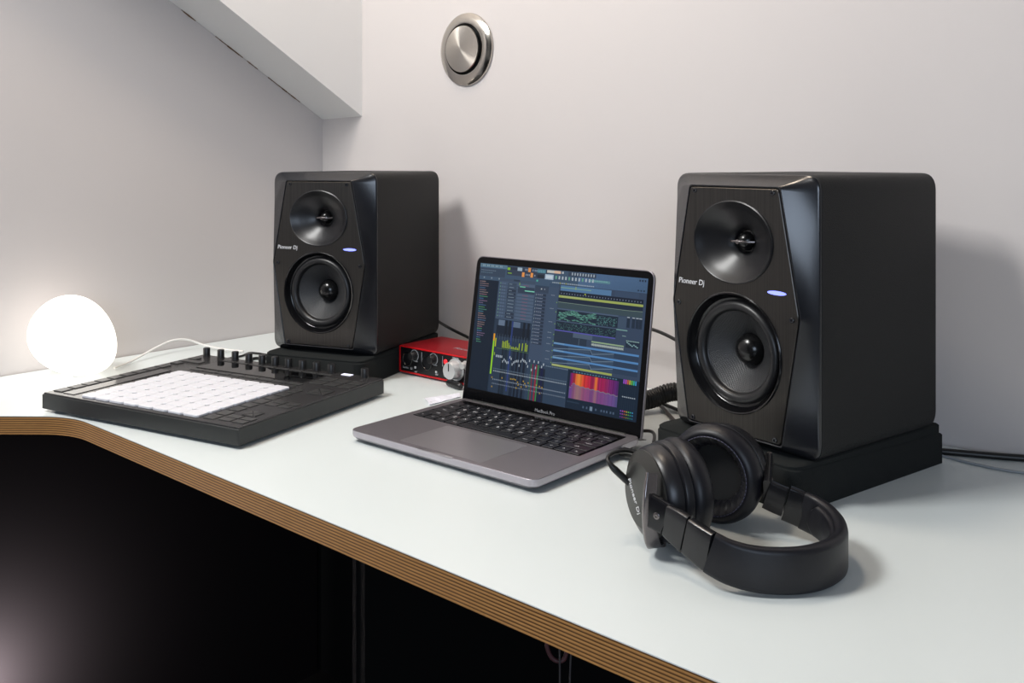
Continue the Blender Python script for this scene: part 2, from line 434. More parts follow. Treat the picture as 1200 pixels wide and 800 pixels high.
def make_speaker(name, label, loc, rz):
    t = thing(name, label, 'speaker', loc, rz, None)
    bm = new_bm()
    add_loft(bm, [sec(inset_poly(RECT, .007), RTR, SD), sec(inset_poly(RECT, .002), RTR, SD-.002), sec(RECT, RTR, SD-.007),
                  sec(RECT, RTR, 0.0045), sec(inset_poly(RECT, .0008), RTR, 0.0038)], cap1=False)
    obj('cabinet', bm, vinyl, t, 40)
    bm = new_bm()
    I = inset_poly
    A = add_loft(bm, [sec(I(RECT, .0004), RTR, 0.004), sec(I(RECT, .0002), RTR, 0.0025), sec(I(RECT, .0010), RTR, 0.0008), sec(I(RECT, .0026), RTR, -0.0004)], cap0=False, cap1=False)[-1]
    B = add_loft(bm, [sec(HEX, HTR, PY+.0008), sec(I(HEX, .0004), HTR, PY+.0001), sec(I(HEX, .0012), HTR, PY), sec(I(HEX, .0018), HTR, PY+.0005), sec(I(HEX, .0019), HTR, PY+.010)], cap0=False, cap1=False)[0]
    for q in range(len(A)):                           # facets fold from the plate's side points to the cabinet's corners
        k = (q+1) % len(A); c = q//7
        if q % 7 == 6 and c in (0, 3): bm.faces.new((A[q], A[k], B[q])); bm.faces.new((A[k], B[k], B[q]))
        elif q % 7 == 6 and (c+1) % 6 in (0, 3): bm.faces.new((A[q], A[k], B[k])); bm.faces.new((A[q], B[k], B[q]))
        else: bm.faces.new((A[q], A[k], B[k], B[q]))
    obj('front_bezel', bm, satin_black, t, 46)
    # plate with two openings
    bm = new_bm()
    wz, tz, wr, trr = 0.100, 0.2212, 0.0655, 0.0452
    def ring(y, d):
        lps = [sec(I(HEX, .0030+d), HTR, y)]
        for zz, rr in ((wz, wr), (tz, trr)): lps.append([Vector((rr*math.cos(2*PI*i/64), y, zz+rr*math.sin(2*PI*i/64))) for i in range(64)])
        lps[2] = [Vector((p.x*1.21, p.y, p.z)) for p in lps[2]]
        return lps
    rows = []
    es = []
    for lp in ring(PY-.0006, 0.0006):
        vs = [bm.verts.new(p) for p in lp]; rows.append(vs)
        for i in range(len(vs)): es.append(bm.edges.new((vs[i], vs[(i+1) % len(vs)])))
    bmesh.ops.triangle_fill(bm, use_beauty=True, edges=es)
    for vs, dy, d in ((rows[0], .0006, -.0006),):
        mid = [bm.verts.new(p) for p in sec(I(HEX, .0030), HTR, PY)]
        bk = [bm.verts.new(p) for p in sec(I(HEX, .0030), HTR, PY+.006)]
        for A, B in ((vs, mid), (mid, bk)):
            for i in range(len(A)):
                j = (i+1) % len(A); bm.faces.new((A[i], A[j], B[j], B[i]))
    for vs in rows[1:]:
        bk = [bm.verts.new(v.co+Vector((0, .006, 0))) for v in vs]
        for i in range(64):
            j = (i+1) % 64; bm.faces.new((vs[i], vs[j], bk[j], bk[i]))
    uvl = bm.loops.layers.uv.new('brushing')
    for f in bm.faces:
        for l in f.loops: l[uvl].uv = (l.vert.co.x*4+.5+l.vert.co.y*.01, l.vert.co.z*3)
    obj('front_plate', bm, brushed_black, t, 30)
    # tweeter in its round waveguide (local z of the part points out of the speaker)
    O = Matrix.Translation((0, PY, tz)) @ Matrix.Rotation(PI/2, 4, 'X')
    bm = new_bm()
    add_lathe(bm, [(.0462, 0), (.0458, .0016), (.0446, .0022), (.0432, .0012), (.0400, -.0022), (.0340, -.0065), (.0270, -.0110), (.0200, -.0155), (.0150, -.0195), (.0132, -.0225), (.0130, -.026)], n=72)
    for v in bm.verts:
        r = math.hypot(v.co.x, v.co.y); v.co.x *= 1+.21*max(0, min(1, (r-.016)/.020))
    wg = obj('waveguide', bm, horn_black, t, 40, O)
    bm = new_bm(); add_lathe(bm, [(.0136, -.026), (.0118, -.0246), (.0108, -.0246), (.0100, -.0215), (.0085, -.0178), (.0060, -.0152), (.003, -.0139), (0, -.0135)], n=32)
    obj('tweeter_dome', bm, dome_black, wg, 50)
    bm = new_bm()
    add_strip(bm, catmull([(-.0165, 0, -.0172), (-.009, 0, -.0090), (0, 0.0004, -.0080), (.009, 0, -.0105), (.0165, 0, -.0172)], 5), .0013, .0012, up=Vector((0, 1, 0)))
    add_tube(bm, [(0, 0, -.0085), (0, 0, -.0075)], .0026, 14)
    obj('phase_bar', bm, gun_metal, wg, 40)
    # woofer
    O = Matrix.Translation((0, PY, wz)) @ Matrix.Rotation(PI/2, 4, 'X')
    bm = new_bm()
    add_lathe(bm, [(.0668, 0), (.0666, .0014), (.0656, .0022), (.0642, .0016), (.0630, -.0020), (.0610, -.0075), (.0590, -.0090), (.0560, -.0090), (.0555, -.013)], n=80)
    wf = obj('woofer_frame', bm, gloss_black, t, 40, O)
    bm = new_bm()
    add_lathe(bm, [(.0572, -.0092)]+[(.0510+.0058*math.cos(a), -.0088+.0060*math.sin(a)) for a in [k*PI/10 for k in range(0, 11)]]+[(.0448, -.0096), (.0440, -.0102)], n=80)
    obj('surround', bm, rubber, wf, 50)
    bm = new_bm()
    add_lathe(bm, [(.0452, -.0098), (.0440, -.0106), (.0380, -.0148), (.0300, -.0210), (.0230, -.0268), (.0180, -.0312), (.0165, -.0330)], n=80)
    obj('cone', bm, cone_m, wf, 50)
    bm = new_bm()
    add_lathe(bm, [(.0182, -.0312), (.0178, -.0296), (.0170, -.0268), (.0150, -.0228), (.0118, -.0196), (.0078, -.0176), (.004, -.0168), (0, -.0166)], n=40)
    obj('dust_cap', bm, dome_black, wf, 60)
    # light, lettering, screws
    bm = new_bm()
    lp = [Vector((.0120*math.cos(a), .0022*math.copysign(abs(math.sin(a))**1.0, math.sin(a)), 0)) for a in [2*PI*k/28 for k in range(28)]]
    add_loft(bm, [lp, [p+Vector((0, 0, .0008)) for p in lp]])
    obj('status_light', bm, led_blue, t, 30, Matrix.Translation((.0600, PY-.0004, .1720)) @ Matrix.Rotation(PI/2, 4, 'X'))
    bm = text_bm('Pioneer Dj', .0090, .0002, shear=.14)
    obj('logo', bm, logo_white, t, 0, Matrix.Translation((-.0600, PY-.0008, .1718)) @ Matrix.Rotation(PI/2, 4, 'X'))
    for x, z in ((.0545, .2765), (-.0545, .2765), (.0790, .1460), (-.0790, .1460), (.0572, .0172), (-.0572, .0172)):
        bm = new_bm()
        add_lathe(bm, [(.0030, 0), (.0030, .0010), (.0026, .0014), (.0013, .0014), (.0012, .0002), (0, .0002)], n=20)
        obj('screw', bm, satin_black, t, 40, Matrix.Translation((x, PY-.0005, z)) @ Matrix.Rotation(PI/2, 4, 'X'))
    return t

def woven_cone():
    m = bpy.data.materials.new('woven_cone'); m.use_nodes = True; nt = m.node_tree; b = nt.nodes['Principled BSDF']
    b.inputs['Base Color'].default_value = rgb(44, 45, 47); b.inputs['Roughness'].default_value = .42
    tc = nt.nodes.new('ShaderNodeTexCoord'); outs = []
    for ang in (45, -45):
        mp = nt.nodes.new('ShaderNodeMapping'); mp.inputs['Rotation'].default_value = (0, 0, math.radians(ang)); nt.links.new(tc.outputs['Object'], mp.inputs[0])
        w = nt.nodes.new('ShaderNodeTexWave'); w.inputs['Scale'].default_value = 160; nt.links.new(mp.outputs[0], w.inputs['Vector']); outs.append(w)
    mu = nt.nodes.new('ShaderNodeMath'); mu.operation = 'MULTIPLY'; nt.links.new(outs[0].outputs['Fac'], mu.inputs[0]); nt.links.new(outs[1].outputs['Fac'], mu.inputs[1])
    bp = nt.nodes.new('ShaderNodeBump'); bp.inputs['Strength'].default_value = .6; bp.inputs['Distance'].default_value = .0006
    nt.links.new(mu.outputs[0], bp.inputs['Height']); nt.links.new(bp.outputs['Normal'], b.inputs['Normal'])
    return m
cone_m = woven_cone()

# positions from the camera solve; the fit's origin is the front right bottom corner
RT, ST = -0.9345, -0.3913
def spk_loc(x, y, z, t, dx=-0.0955): return (x+math.cos(t)*dx, y+math.sin(t)*dx, z)
R_loc = spk_loc(0.3120, 0.9762, 0.0478, RT); S_loc = spk_loc(-0.2214, 1.5303, 0.0425, ST)
spk_r = make_speaker('monitor_speaker', 'black studio monitor on a foam pad behind the headphones, right of the laptop', R_loc, RT)
spk_r['group'] = 'pair of studio monitors'
spk_l = dup(spk_r, S_loc, ST, 'black studio monitor behind the pad controller, left of the red audio interface')

# ------------------------------------------------------------------ foam isolation pads
def make_pad(label, loc, rz, x0, x1, y0, y1, h):
    t = thing('isolation_pad', label, 'speaker pad', loc, rz, 'foam pads under the studio monitors')
    def fp(d, z, zb, yb=0.0):
        pts = round_poly([(x1-d, y0+d), (x1-d, y1-d-yb), (x0+d, y1-d-yb), (x0+d, y0+d)], [.018, .002, .002, .018], 6)
        return [Vector((p.x, p.y, z+(zb-z)*max(0, min(1, (p.y-y0)/(y1-y0))))) for p in pts]
    bm = new_bm()
    add_loft(bm, [fp(0, 0.0003, 0.0003), fp(0, h-.006, h-.014), fp(.0012, h-.0045, h-.0125)])
    obj('pad_base', bm, foam, t, 40)
    bm = new_bm()
    add_loft(bm, [fp(.0012, h-.0044, h-.0124, .004), fp(.0010, h-.0018, h-.002, .004), fp(.003, h, h, .004)])
    obj('pad_wedge', bm, foam, t, 40)
    return t
make_pad('dark grey foam pad under the monitor behind the headphones', (0.3120, 0.9762, 0), RT, -.2050, -.0030, -.0300, .2490, .0478)
make_pad('dark grey foam pad under the left monitor, beside the red interface', (-0.2214, 1.5303, 0), ST, -.1890, .0000, -.0400, .2340, .0425)

# ------------------------------------------------------------------ laptop
LT = -0.7013; LW, LDp, LH = .304, .212, .0154
lap = thing('laptop', 'open grey aluminium laptop showing music software, on the white desk', 'laptop', (0.0240, 1.0180, 0), LT)
def rr(x0, x1, y0, y1, r, z, n=6): return [Vector((p.x, p.y, z)) for p in round_poly([(x0, y0), (x1, y0), (x1, y1), (x0, y1)], [r*1.2]*4, n)]
bm = new_bm()
b0 = .0050
add_loft(bm, [rr(-LW+.010, -.010, .010, LDp-.004, .008, .0030), rr(-LW+.004, -.004, .004, LDp-.002, .010, .0038), rr(-LW+.0005, -.0005, .0005, LDp, .011, .0072), rr(-LW, 0, 0, LDp, .011, .0095), rr(-LW, 0, 0, LDp, .011, .0148), rr(-LW+.0004, -.0004, .0004, LDp-.0004, .011, .0153), rr(-LW+.0012, -.0012, .0012, LDp-.0012, .010, LH)])
base = obj('base', bm, [space_grey, lit_side], lap, 30)
for p_ in base.data.polygons:
    if abs(p_.normal.z) < .5: p_.material_index = 1
bm = new_bm()    # thumb notch at the front edge
add_box(bm, -LW/2-.030, -LW/2+.030, -.0002, .004, .0118, .01545, .0006); obj('lid_notch', bm, edge_grey, lap, 30)
for fx in (-.285, -.019):
    for fy in (.02, .19):
        bm = new_bm(); add_lathe(bm, [(0, 0), (.006, 0), (.007, .0008), (.007, .0036), (0, .0036)], Matrix.Translation((fx, fy, 0)), 24); obj('foot', bm, rubber, lap, 40)
# trackpad
bm = new_bm(); add_loft(bm, [rr(-LW/2-.0675, -LW/2+.0675, .0085, .0925, .003, LH-.0002), rr(-LW/2-.0675, -LW/2+.0675, .0085, .0925, .003, LH+.00015)]); obj('trackpad', bm, trackpad_m, lap, 30)
# keyboard well and its keys
KX0, KX1, KY0, KY1 = -.2915, -.0135, .1000, .2000
bm = new_bm(); add_loft(bm, [rr(KX0, KX1, KY0, KY1, .002, LH-.0003), rr(KX0, KX1, KY0, KY1, .002, LH+.0001)])
kb = obj('keyboard', bm, bezel_black, lap, 30)
rows = [
 [(' ` ', 1)]+[(c, 1) for c in '1234567890-=']+[('delete', 1.5)],
 [('tab', 1.5)]+[(c, 1) for c in 'QWERTYUIOP[]']+[('\\', 1)],
 [('caps', 1.75)]+[(c, 1) for c in "ASDFGHJKL;'"]+[('return', 1.75)],
 [('shift', 2.25)]+[(c, 1) for c in 'ZXCVBNM,./']+[('shift', 2.25)],
 [('fn', 1), ('ctrl', 1), ('alt', 1), ('cmd', 1.25), ('', 5), ('cmd', 1.25), ('alt', 1), ('<', 1), ('^', 1), ('>', 1)],
]
U_ = (KX1-KX0-.003)/14.5; gap = .0022
kd = [.0180]*4+[.0185]
y = KY1-.0135
for ri, row in enumerate(rows):
    y -= kd[ri]-.0008
    x = KX0+.0015
    for lab, w in row:
        x1 = x+w*U_
        bm = new_bm()
        add_box(bm, x+gap/2, x1-gap/2, y+gap/2, y+kd[ri]-.0008-gap/2, LH+.0002, LH+.0012, .0004, 1)
        if lab:
            one = len(lab) == 1
            text_bm(lab, .0068 if one else .0038, .00004, Matrix.Translation(((x+x1)/2, y+kd[ri]/2-.0004, LH+.00126)), mi=1, bm=bm, res=1)
        obj('key', bm, [key_black, logo_white], kb, 0)
        x = x1
bm = new_bm(); add_box(bm, KX0+.020, KX1-.018, KY1-.0118, KY1-.0022, LH+.0002, LH+.0005); obj('touch_bar', bm, display_glass, kb, 0)
# lid
LA = 0.1603
LM = Matrix.Translation((0, LDp-.0015, LH-.0039)) @ Matrix.Rotation(-LA, 4, 'X')     # local: x along the hinge, z up the lid, y behind
lid_h = .2095
bm = new_bm()
def lr(x0, x1, z0, z1, r, y, n=6): return [Vector((p.x, y, p.y)) for p in round_poly([(x0, z0), (x1, z0), (x1, z1), (x0, z1)], r, n)]
R4 = [.004, .004, .013, .013]
add_loft(bm, [lr(-LW+.002, -.002, .002, lid_h-.002, R4, .0052), lr(-LW+.0004, -.0004, .0006, lid_h-.0004, R4, .0046), lr(-LW, 0, 0, lid_h, R4, .0034), lr(-LW, 0, 0, lid_h, R4, .0004), lr(-LW+.0005, -.0005, .0005, lid_h-.0005, R4, 0)])
lid = obj('lid', bm, space_grey, lap, 30, LM)
bm = new_bm(); add_loft(bm, [lr(-LW+.0012, -.0012, .0012, lid_h-.0012, [.003, .003, .012, .012], -.0001), lr(-LW+.0014, -.0014, .0014, lid_h-.0014, [.003, .003, .012, .012], -.0005)])
obj('screen_bezel', bm, bezel_black, lid, 30)
bm = new_bm(); add_box(bm, -LW+.0016, -.0016, .0015, .0155, -.0010, -.0004); obj('lid_chin', bm, lid_black, lid, 30)
bm = text_bm('MacBook Pro', .0062, .00005, Matrix.Translation((-LW/2, -.00108, .0088)) @ Matrix.Rotation(PI/2, 4, 'X')); obj('logo', bm, logo_grey, lid, 0)
bm = new_bm(); add_tube(bm, [(-LW+.022, LDp-.0025, LH-.0022), (-.022, LDp-.0025, LH-.0022)], .0034, 16); obj('hinge', bm, lid_black, lap, 40)

# what the screen shows: flat patches of light, a few per shape, all in one mesh
DX0, DX1, DZ0, DZ1 = -LW+.00875, -.00875, .0200, .1990
SB = new_bm(); SMAT = []; SIDX = {}
def smat(c):
    if c not in SIDX:
        SIDX[c] = len(SMAT)
        SMAT.append(mat('screen_%d_%d_%d' % c, (.004, .004, .005), .18, emit=(rgb(*c), 0.76), spec=.2))
    return SIDX[c]
def S(u0, v0, u1, v1, c, layer=1):
    if layer >= 3 and (u1-u0)*(v1-v0) < 4e-4: c = tuple(int((x*.86+b*.14)/6)*6 for x, b in zip(c, (50, 66, 86)))
    y = -.0006-layer*.00002
    P = lambda u, v: Vector((DX0+(DX1-DX0)*u, y, DZ1-(DZ1-DZ0)*v))
    add_quad(SB, [P(u0, v1), P(u1, v1), P(u1, v0), P(u0, v0)], smat(c))
def SL(u0, v0, u1, v1, w, c, layer=3):
    y = -.0006-layer*.00002
    a = Vector((DX0+(DX1-DX0)*u0, y, DZ1-(DZ1-DZ0)*v0)); b = Vector((DX0+(DX1-DX0)*u1, y, DZ1-(DZ1-DZ0)*v1))
    d = (b-a).normalized(); n = Vector((-d.z, 0, d.x))*w*.09
    add_quad(SB, [a-n, b-n, b+n, a+n], smat(c))
def build_screen():
    rn = random.Random(3)
    S(0, 0, 1, 1, (52, 70, 92), 0)
    S(0, 0, 1, .13, (66, 88, 112)); S(.62, 0, 1, .12, (84, 112, 148)); S(0, 0, .18, .03, (92, 124, 146), 2)
    for k in range(16): S(.008+k*.0095, .008, .014+k*.0095, .022, (160, 190, 200) if k % 3 else (110, 140, 150), 3)
    S(0, .035, .17, .10, (58, 74, 94), 2)
    for k in range(10): S(.01+k*.010, .05, .017+k*.010, .056, (120, 140, 158), 3)
    for k in range(8): S(.01+k*.010, .068, .017+k*.010, .074, (110, 130, 150), 3)
    for k in range(3): S(.03+k*.05, .106, .038+k*.05, .118, (150, 165, 180), 3)
    # transport buttons
    S(.18, .005, .44, .075, (54, 66, 84), 2)
    S(.182, .015, .20, .035, (150, 210, 60), 3); S(.187, .055, .212, .062, (150, 200, 40), 3)
    S(.247, .008, .277, .034, (170, 190, 205), 3)
    S(.315, .003, .331, .036, (238, 156, 84), 3); S(.278, .042, .294, .078, (238, 156, 84), 3); S(.332, .040, .348, .076, (238, 156, 84), 3)
    for k in range(5): S(.205+k*.009, .012, .210+k*.009, .030, (40, 44, 56), 3)
    for u in (.295, .305, .342, .355, .365): S(u, .012, u+.006, .028, (150, 170, 190), 3)
    for u in (.302, .312, .322, .356): S(u, .052, u+.006, .066, (160, 176, 192), 3)
    S(.372, .006, .425, .034, (70, 120, 140), 3); 
    for k in range(5): S(.378+k*.009, .010, .382+k*.009, .030, (130, 190, 200), 4)
    S(.432, .006, .475, .026, (206, 206, 200), 3); S(.475, .006, .515, .026, (226, 190, 164), 3); S(.522, .008, .532, .024, (220, 225, 228), 3)
    S(.375, .048, .415, .075, (36, 46, 58), 3); S(.422, .038, .474, .078, (170, 192, 214), 3); S(.428, .046, .468, .070, (206, 220, 232), 4)
    for k in range(12):
        S(.485+k*.0195, .044, .494+k*.0195, .068, (206, 216, 226) if k % 4 else (120, 190, 160), 3)
    S(.56, .004, .72, .036, (58, 72, 92), 2)
    for k in range(9): S(.58+k*.0155, .008, .587+k*.0155, .028, (190, 202, 214), 3)
    S(.68, .046, .80, .066, (96, 140, 152), 2)
    for k in range(8): S(.685+k*.013, .05, .694+k*.013, .056, (140, 200, 200), 3)
    for k in range(3): S(.955+k*.014, .012, .963+k*.014, .026, (40, 52, 66), 3)
    # browser
    S(0, .13, .131, 1, (22, 36, 52)); S(0, .13, .045, .62, (30, 46, 66), 2); S(.131, .13, .136, 1, (36, 52, 72), 2)
    cols = [(214, 170, 160), (196, 160, 150), (180, 150, 160), (120, 150, 190), (196, 160, 150), (206, 170, 160), (200, 150, 150), (120, 200, 140), (96, 150, 210), (180, 140, 180), (170, 140, 180), (90, 140, 190), (120, 200, 110), (110, 190, 160), (100, 170, 200)]
    for k in range(29):
        v = .142+k*.0172; c = cols[k % len(cols)]
        S(.012+.0005*k, v, .016+.0005*k, v+.007, c, 3)
        for j in range(rn.randint(3, 7)): S(.021+.0003*k+j*.0068, v, .0268+.0003*k+j*.0068, v+.006, tuple(int(q*.8) for q in c), 3)
    # channel rack
    S(.136, .105, .368, .425, (74, 92, 116)); S(.136, .105, .368, .128, (66, 82, 104), 2); S(.23, .105, .27, .118, (48, 60, 78), 3)
    for r in range(11):
        v = .134+r*.0258
        S(.14, v+.021, .366, v+.0245, (58, 72, 92), 2)
        S(.145, v+.006, .150, v+.012, (130, 190, 120), 3); S(.158, v+.003, .166, v+.016, (100, 118, 140), 3); S(.172, v+.003, .180, v+.016, (100, 118, 140), 3)
        S(.195, v, .252, v+.020, (60, 76, 96) if r not in (2, 3, 4, 9, 10) else (46, 58, 76), 3)
        for j in range(rn.randint(3, 6)): S(.205+j*.0065, v+.007, .2095+j*.0065, v+.013, (150, 165, 182), 4)
        S(.262, v, .366, v+.020, (82, 100, 124), 3)
        if r not in (1, 2):
            for j in range(5): S(.295+j*.007, v+.009, .3005+j*.007, v+.0125, (160, 84, 100), 4)
    S(.262, .158, .366, .205, (52, 66, 86), 4); S(.273, .152, .308, .160, (130, 214, 180), 5); S(.306, .180, .367, .188, (130, 214, 190), 5); S(.268, .125, .272, .145, (150, 200, 60), 5)
    # picker column
    S(.370, .14, .452, .70, (66, 82, 106)); S(.370, .14, .452, .185, (56, 70, 90), 2)
    S(.405, .150, .412, .160, (220, 224, 230), 3); S(.425, .150, .431, .160, (150, 160, 176), 3)
    for r in range(15):
        v = .192+r*.0262; S(.374, v, .440, v+.019, (44, 56, 74), 2); S(.377, v+.003, .381, v+.016, (150, 166, 184), 3)
        for j in range(4): S(.386+j*.009, v+.005, .393+j*.009, v+.012, (140, 156, 176), 3)
    # mixer
    S(.136, .425, .368, 1, (44, 60, 80)); S(.368, .70, .617, 1, (50, 68, 90))
    S(.15, .475, .368, .56, (28, 40, 56), 2); S(.16, .432, .20, .475, (104, 122, 146), 3); S(.25, .432, .30, .475, (96, 114, 140), 3)
    for u in (.205, .228, .318, .345): S(u, .43, u+.014, .55, (22, 32, 44), 3)
    for k in range(12): S(.158+k*.0175, .54, .160+k*.0175, .585, (84, 102, 124), 4)
    for u, w, c in ((.20, .012, (26, 38, 52)), (.215, .02, (30, 44, 60)), (.268, .02, (30, 42, 60)), (.295, .012, (22, 32, 46)), (.315, .014, (26, 36, 52)), (.34, .014, (24, 34, 50))):
        S(u, .65, u+w, 1, c, 2)
    S(.247, .43, .256, .97, (46, 64, 122), 4); S(.452, .74, .466, 1, (26, 34, 70), 3)
    S(.390, .73, .394, 1, (60, 110, 60), 3); S(.400, .73, .405, 1, (140, 36, 52), 3); S(.420, .73, .428, 1, (150, 40, 56), 3); S(.433, .73, .438, 1, (70, 150, 60), 3); S(.44, .75, .478, 1, (30, 40, 56), 2)
    S(.136, .545, .1395, .58, (240, 160, 40), 4); S(.1365, .545, .146, .60, (242, 168, 40), 4); S(.1365, .60, .146, .86, (150, 214, 40), 4); S(.150, .578, .157, .645, (190, 200, 40), 4)
    hs = [.050, .045, .055, .060, .042, .026, .018, .020, .014, .022, .016, .050, .0, .055, .0, .060, .050]
    for k, h in enumerate(hs):
        u = .198+k*.0096
        if h: S(u, .645-h*1.05, u+.0055, .645, (186, 206, 40), 4)
    for k in range(22): S(.165+k*.0093, .652, .170+k*.0093, .656, (110, 150, 60), 4)
    zz = [.706]*5+[.74, .725, .735, .745, .742, .70, .71, .75, .735, .725, .72, .718, .75, .715, .70, .708, .712, .722, .745]
    for k, v in enumerate(zz): S(.165+k*.0088, v, .1702+k*.0088, v+.018, (206, 214, 230), 5)
    S(.151, .69, .156, .712, (170, 206, 60), 5)
    for u, v in ((.376, .70), (.392, .765), (.404, .70), (.416, .745), (.43, .70), (.452, .73), (.462, .71)): S(u, v, u+.006, v+.018, (206, 214, 230), 5)
    for j, (v, c) in enumerate(((.810, (120, 136, 156)), (.828, (206, 214, 226)), (.893, (170, 182, 198)), (.925, (140, 152, 172)))):
        for k in range(44): S(.158+k*.0103, v, .1625+k*.0103, v+.009, c, 5)
    for u, v in ((.215, .87), (.27, .865), (.28, .865), (.29, .862), (.30, .865), (.315, .88), (.32, .90), (.35, .865), (.36, .88), (.37, .90), (.38, .87), (.43, .875), (.45, .88), (.465, .885), (.31, .925), (.34, .91), (.455, .93), (.155, .95), (.15, .88)):
        S(u, v, u+.007, v+.011, (190, 156, 50), 6)
    for k in range(14): S(.48+k*.0095, .722, .4845+k*.0095, .729, (150, 164, 184), 5)
    # playlist
    S(.452, .105, 1, .72, (66, 84, 108)); S(.512, .105, 1, .72, (58, 74, 98), 2)
    for k in range(28): S(.47+k*.0088, .092, .4755+k*.0088, .100, (190, 200, 212) if k not in (5, 9) else (214, 214, 60), 3)
    S(.372, .088, .382, .102, (90, 200, 180), 4)
    S(.523, .110, .812, .150, (88, 128, 168), 3); S(.523, .124, .70, .130, (130, 170, 150), 4); S(.61, .11, .613, .134, (190, 210, 60), 5); S(.83, .11, .96, .15, (60, 78, 104), 3)
    for k in range(3): S(.95+k*.015, .085, .958+k*.015, .096, (40, 54, 70), 3)
    S(.518, .152, .986, .184, (28, 38, 54), 3)
    for k in range(29): S(.528+k*.0158, .166, .532+k*.0158, .175, (140, 156, 176), 4)
    S(.664, .155, .671, .165, (190, 210, 50), 5)
    S(.516, .186, .986, .203, (164, 178, 96), 3)
    for k in range(14): S(.535+k*.009, .190, .541+k*.009, .196, (210, 216, 160), 4)
    S(.516, .203, .986, .237, (34, 46, 64), 3); S(.516, .237, .986, .281, (62, 80, 88), 3); SL(.516, .237, .90, .240, .004, (120, 140, 130), 4); SL(.9, .24, .986, .236, .004, (120, 140, 130), 4)
    S(.515, .283, .860, .372, (32, 46, 62), 3); S(.515, .283, .860, .293, (80, 98, 122), 4); S(.515, .374, .855, .443, (30, 44, 60), 3); S(.515, .374, .855, .382, (70, 88, 112), 4)
    for k in range(230):
        u = rn.uniform(.52, .735); w = rn.uniform(.004, .014); v = .315+.012*math.sin((u-.5)*48)+rn.uniform(-.016, .024)
        S(u, v, u+w, v+.0035, rn.choice(((98, 160, 146), (120, 186, 166), (80, 140, 132))), 4)
    for k in range(90):
        u = rn.uniform(.52, .735); v = .362+.006*math.sin((u-.5)*90)+rn.uniform(-.006, .004); S(u, v, u+.008, v+.003, (98, 160, 146), 4)
    for k in range(110):
        u = rn.uniform(.745, .852); v = rn.uniform(.302, .366); S(u, v, u+.004, v+.004, (92, 146, 140), 4)
    for k in range(190):
        u = rn.uniform(.52, .85); v = rn.uniform(.388, .438); S(u, v, u+.004, v+.0035, (88, 132, 132), 4)
    S(.862, .288, .905, .372, (66, 84, 106), 3)
    for u in (.908, .935, .955, .972): S(u, .284, u+.016, .36, (36, 50, 68), 3); S(u, .284, u+.014, .291, (190, 202, 214), 4)
    S(.855, .378, .915, .386, (120, 160, 158), 3); S(.89, .42, .91, .425, (150, 180, 176), 3)
    S(.511, .444, .854, .452, (92, 92, 178), 3); S(.511, .452, .70, .54, (44, 58, 76), 3); S(.62, .452, .73, .485, (82, 98, 120), 4); S(.655, .49, .658, .54, (90, 108, 130), 4)
    S(.727, .490, .903, .500, (150, 176, 140), 3)
    for k in range(58):
        h = .004+.006*abs(math.sin(k*1.9)); u = .727+k*.00303; S(u, .515-h, u+.0024, .515+h, (206, 214, 204), 4)
    S(.911, .446, .986, .50, (36, 50, 68), 3)
    for k in range(8): S(.913+k*.0088, .449, .920+k*.0088, .456, (160, 196, 190), 4)
    for k in range(7): S(.915+k*.009, .460+.004*(k % 4)+.003*k, .924+k*.009, .468+.004*(k % 4)+.003*k, (150, 190, 190), 4)
    for v in (.539, .593, .645):
        S(.513, v, .986, v+.014, (88, 140, 196), 4); S(.513, v+.014, .986, v+.05, (48, 66, 90), 3); S(.515, v+.002, .575, v+.008, (140, 180, 214), 5)
        S(.60, v+.018, .725, v+.048, (62, 82, 106), 4); S(.735, v+.020, .855, v+.048, (60, 80, 104), 4)
        SL(.515, v+.047, .725, v+.018, .004, (120, 142, 164), 5); SL(.725, v+.016, .738, v+.05, .004, (120, 142, 164), 5); SL(.738, v+.046, .855, v+.020, .004, (120, 142, 164), 5)
    S(.513, .699, .853, .714, (164, 176, 96), 4); S(.515, .702, .56, .708, (206, 212, 160), 5)
    for v in (.24, .31, .40, .48, .53, .56, .60, .65, .69): S(.506, v, .510, v+.008, (150, 200, 80), 5)
    for v in (.19, .29, .39, .47, .51, .555, .61, .67): 
        for j in range(3): S(.470+j*.008, v, .476+j*.008, v+.006, (140, 156, 174), 5)
    # equaliser with the coloured spectrum
    S(.612, .722, 1, 1, (24, 40, 58), 2)
    for k in range(16): S(.64+k*.0155, .728, .65+k*.0155, .736, (92, 130, 160), 3)
    n = 52
    ramp = [(0, (78, 40, 110)), (.05, (150, 36, 100)), (.10, (206, 60, 56)), (.16, (240, 150, 66)), (.22, (236, 130, 60)), (.30, (222, 66, 60)), (.40, (196, 44, 76)), (.50, (160, 36, 90)), (.535, (236, 130, 60)), (.565, (232, 110, 64)), (.59, (160, 34, 90)), (.70, (168, 40, 90)), (.85, (124, 44, 118)), (1, (86, 46, 120))]
    for k in range(n):
        f = (k+.5)/n
        for (a, ca), (b, cb) in zip(ramp, ramp[1:]):
            if a <= f <= b: q = (f-a)/(b-a); c = [ca[i]+(cb[i]-ca[i])*q for i in range(3)]; break
        j = rn.uniform(.84, 1.1) if not (.5 < f < .58) else 1
        c = tuple(max(0, min(255, int(x*j/8)*8)) for x in c)
        c2 = tuple(int((x*.36+(118, 108, 172)[i]*.62)/8)*8 for i, x in enumerate(c))
        u0 = .626+k*(.894-.626)/n; u1 = .626+(k+1)*(.894-.626)/n
        vc = .825+.02*math.exp(-((f-.02)/.03)**2)-.012*math.exp(-((f-.1)/.04)**2)+.022*f+.003*math.sin(f*60)
        S(u0, .742, u1, vc, c, 3); S(u0, vc, u1, .925, c2, 3); S(u0, vc-.003, u1, vc+.003, (150, 132, 150), 4)
    S(.75, .955, .765, .985, (120, 140, 162), 3)
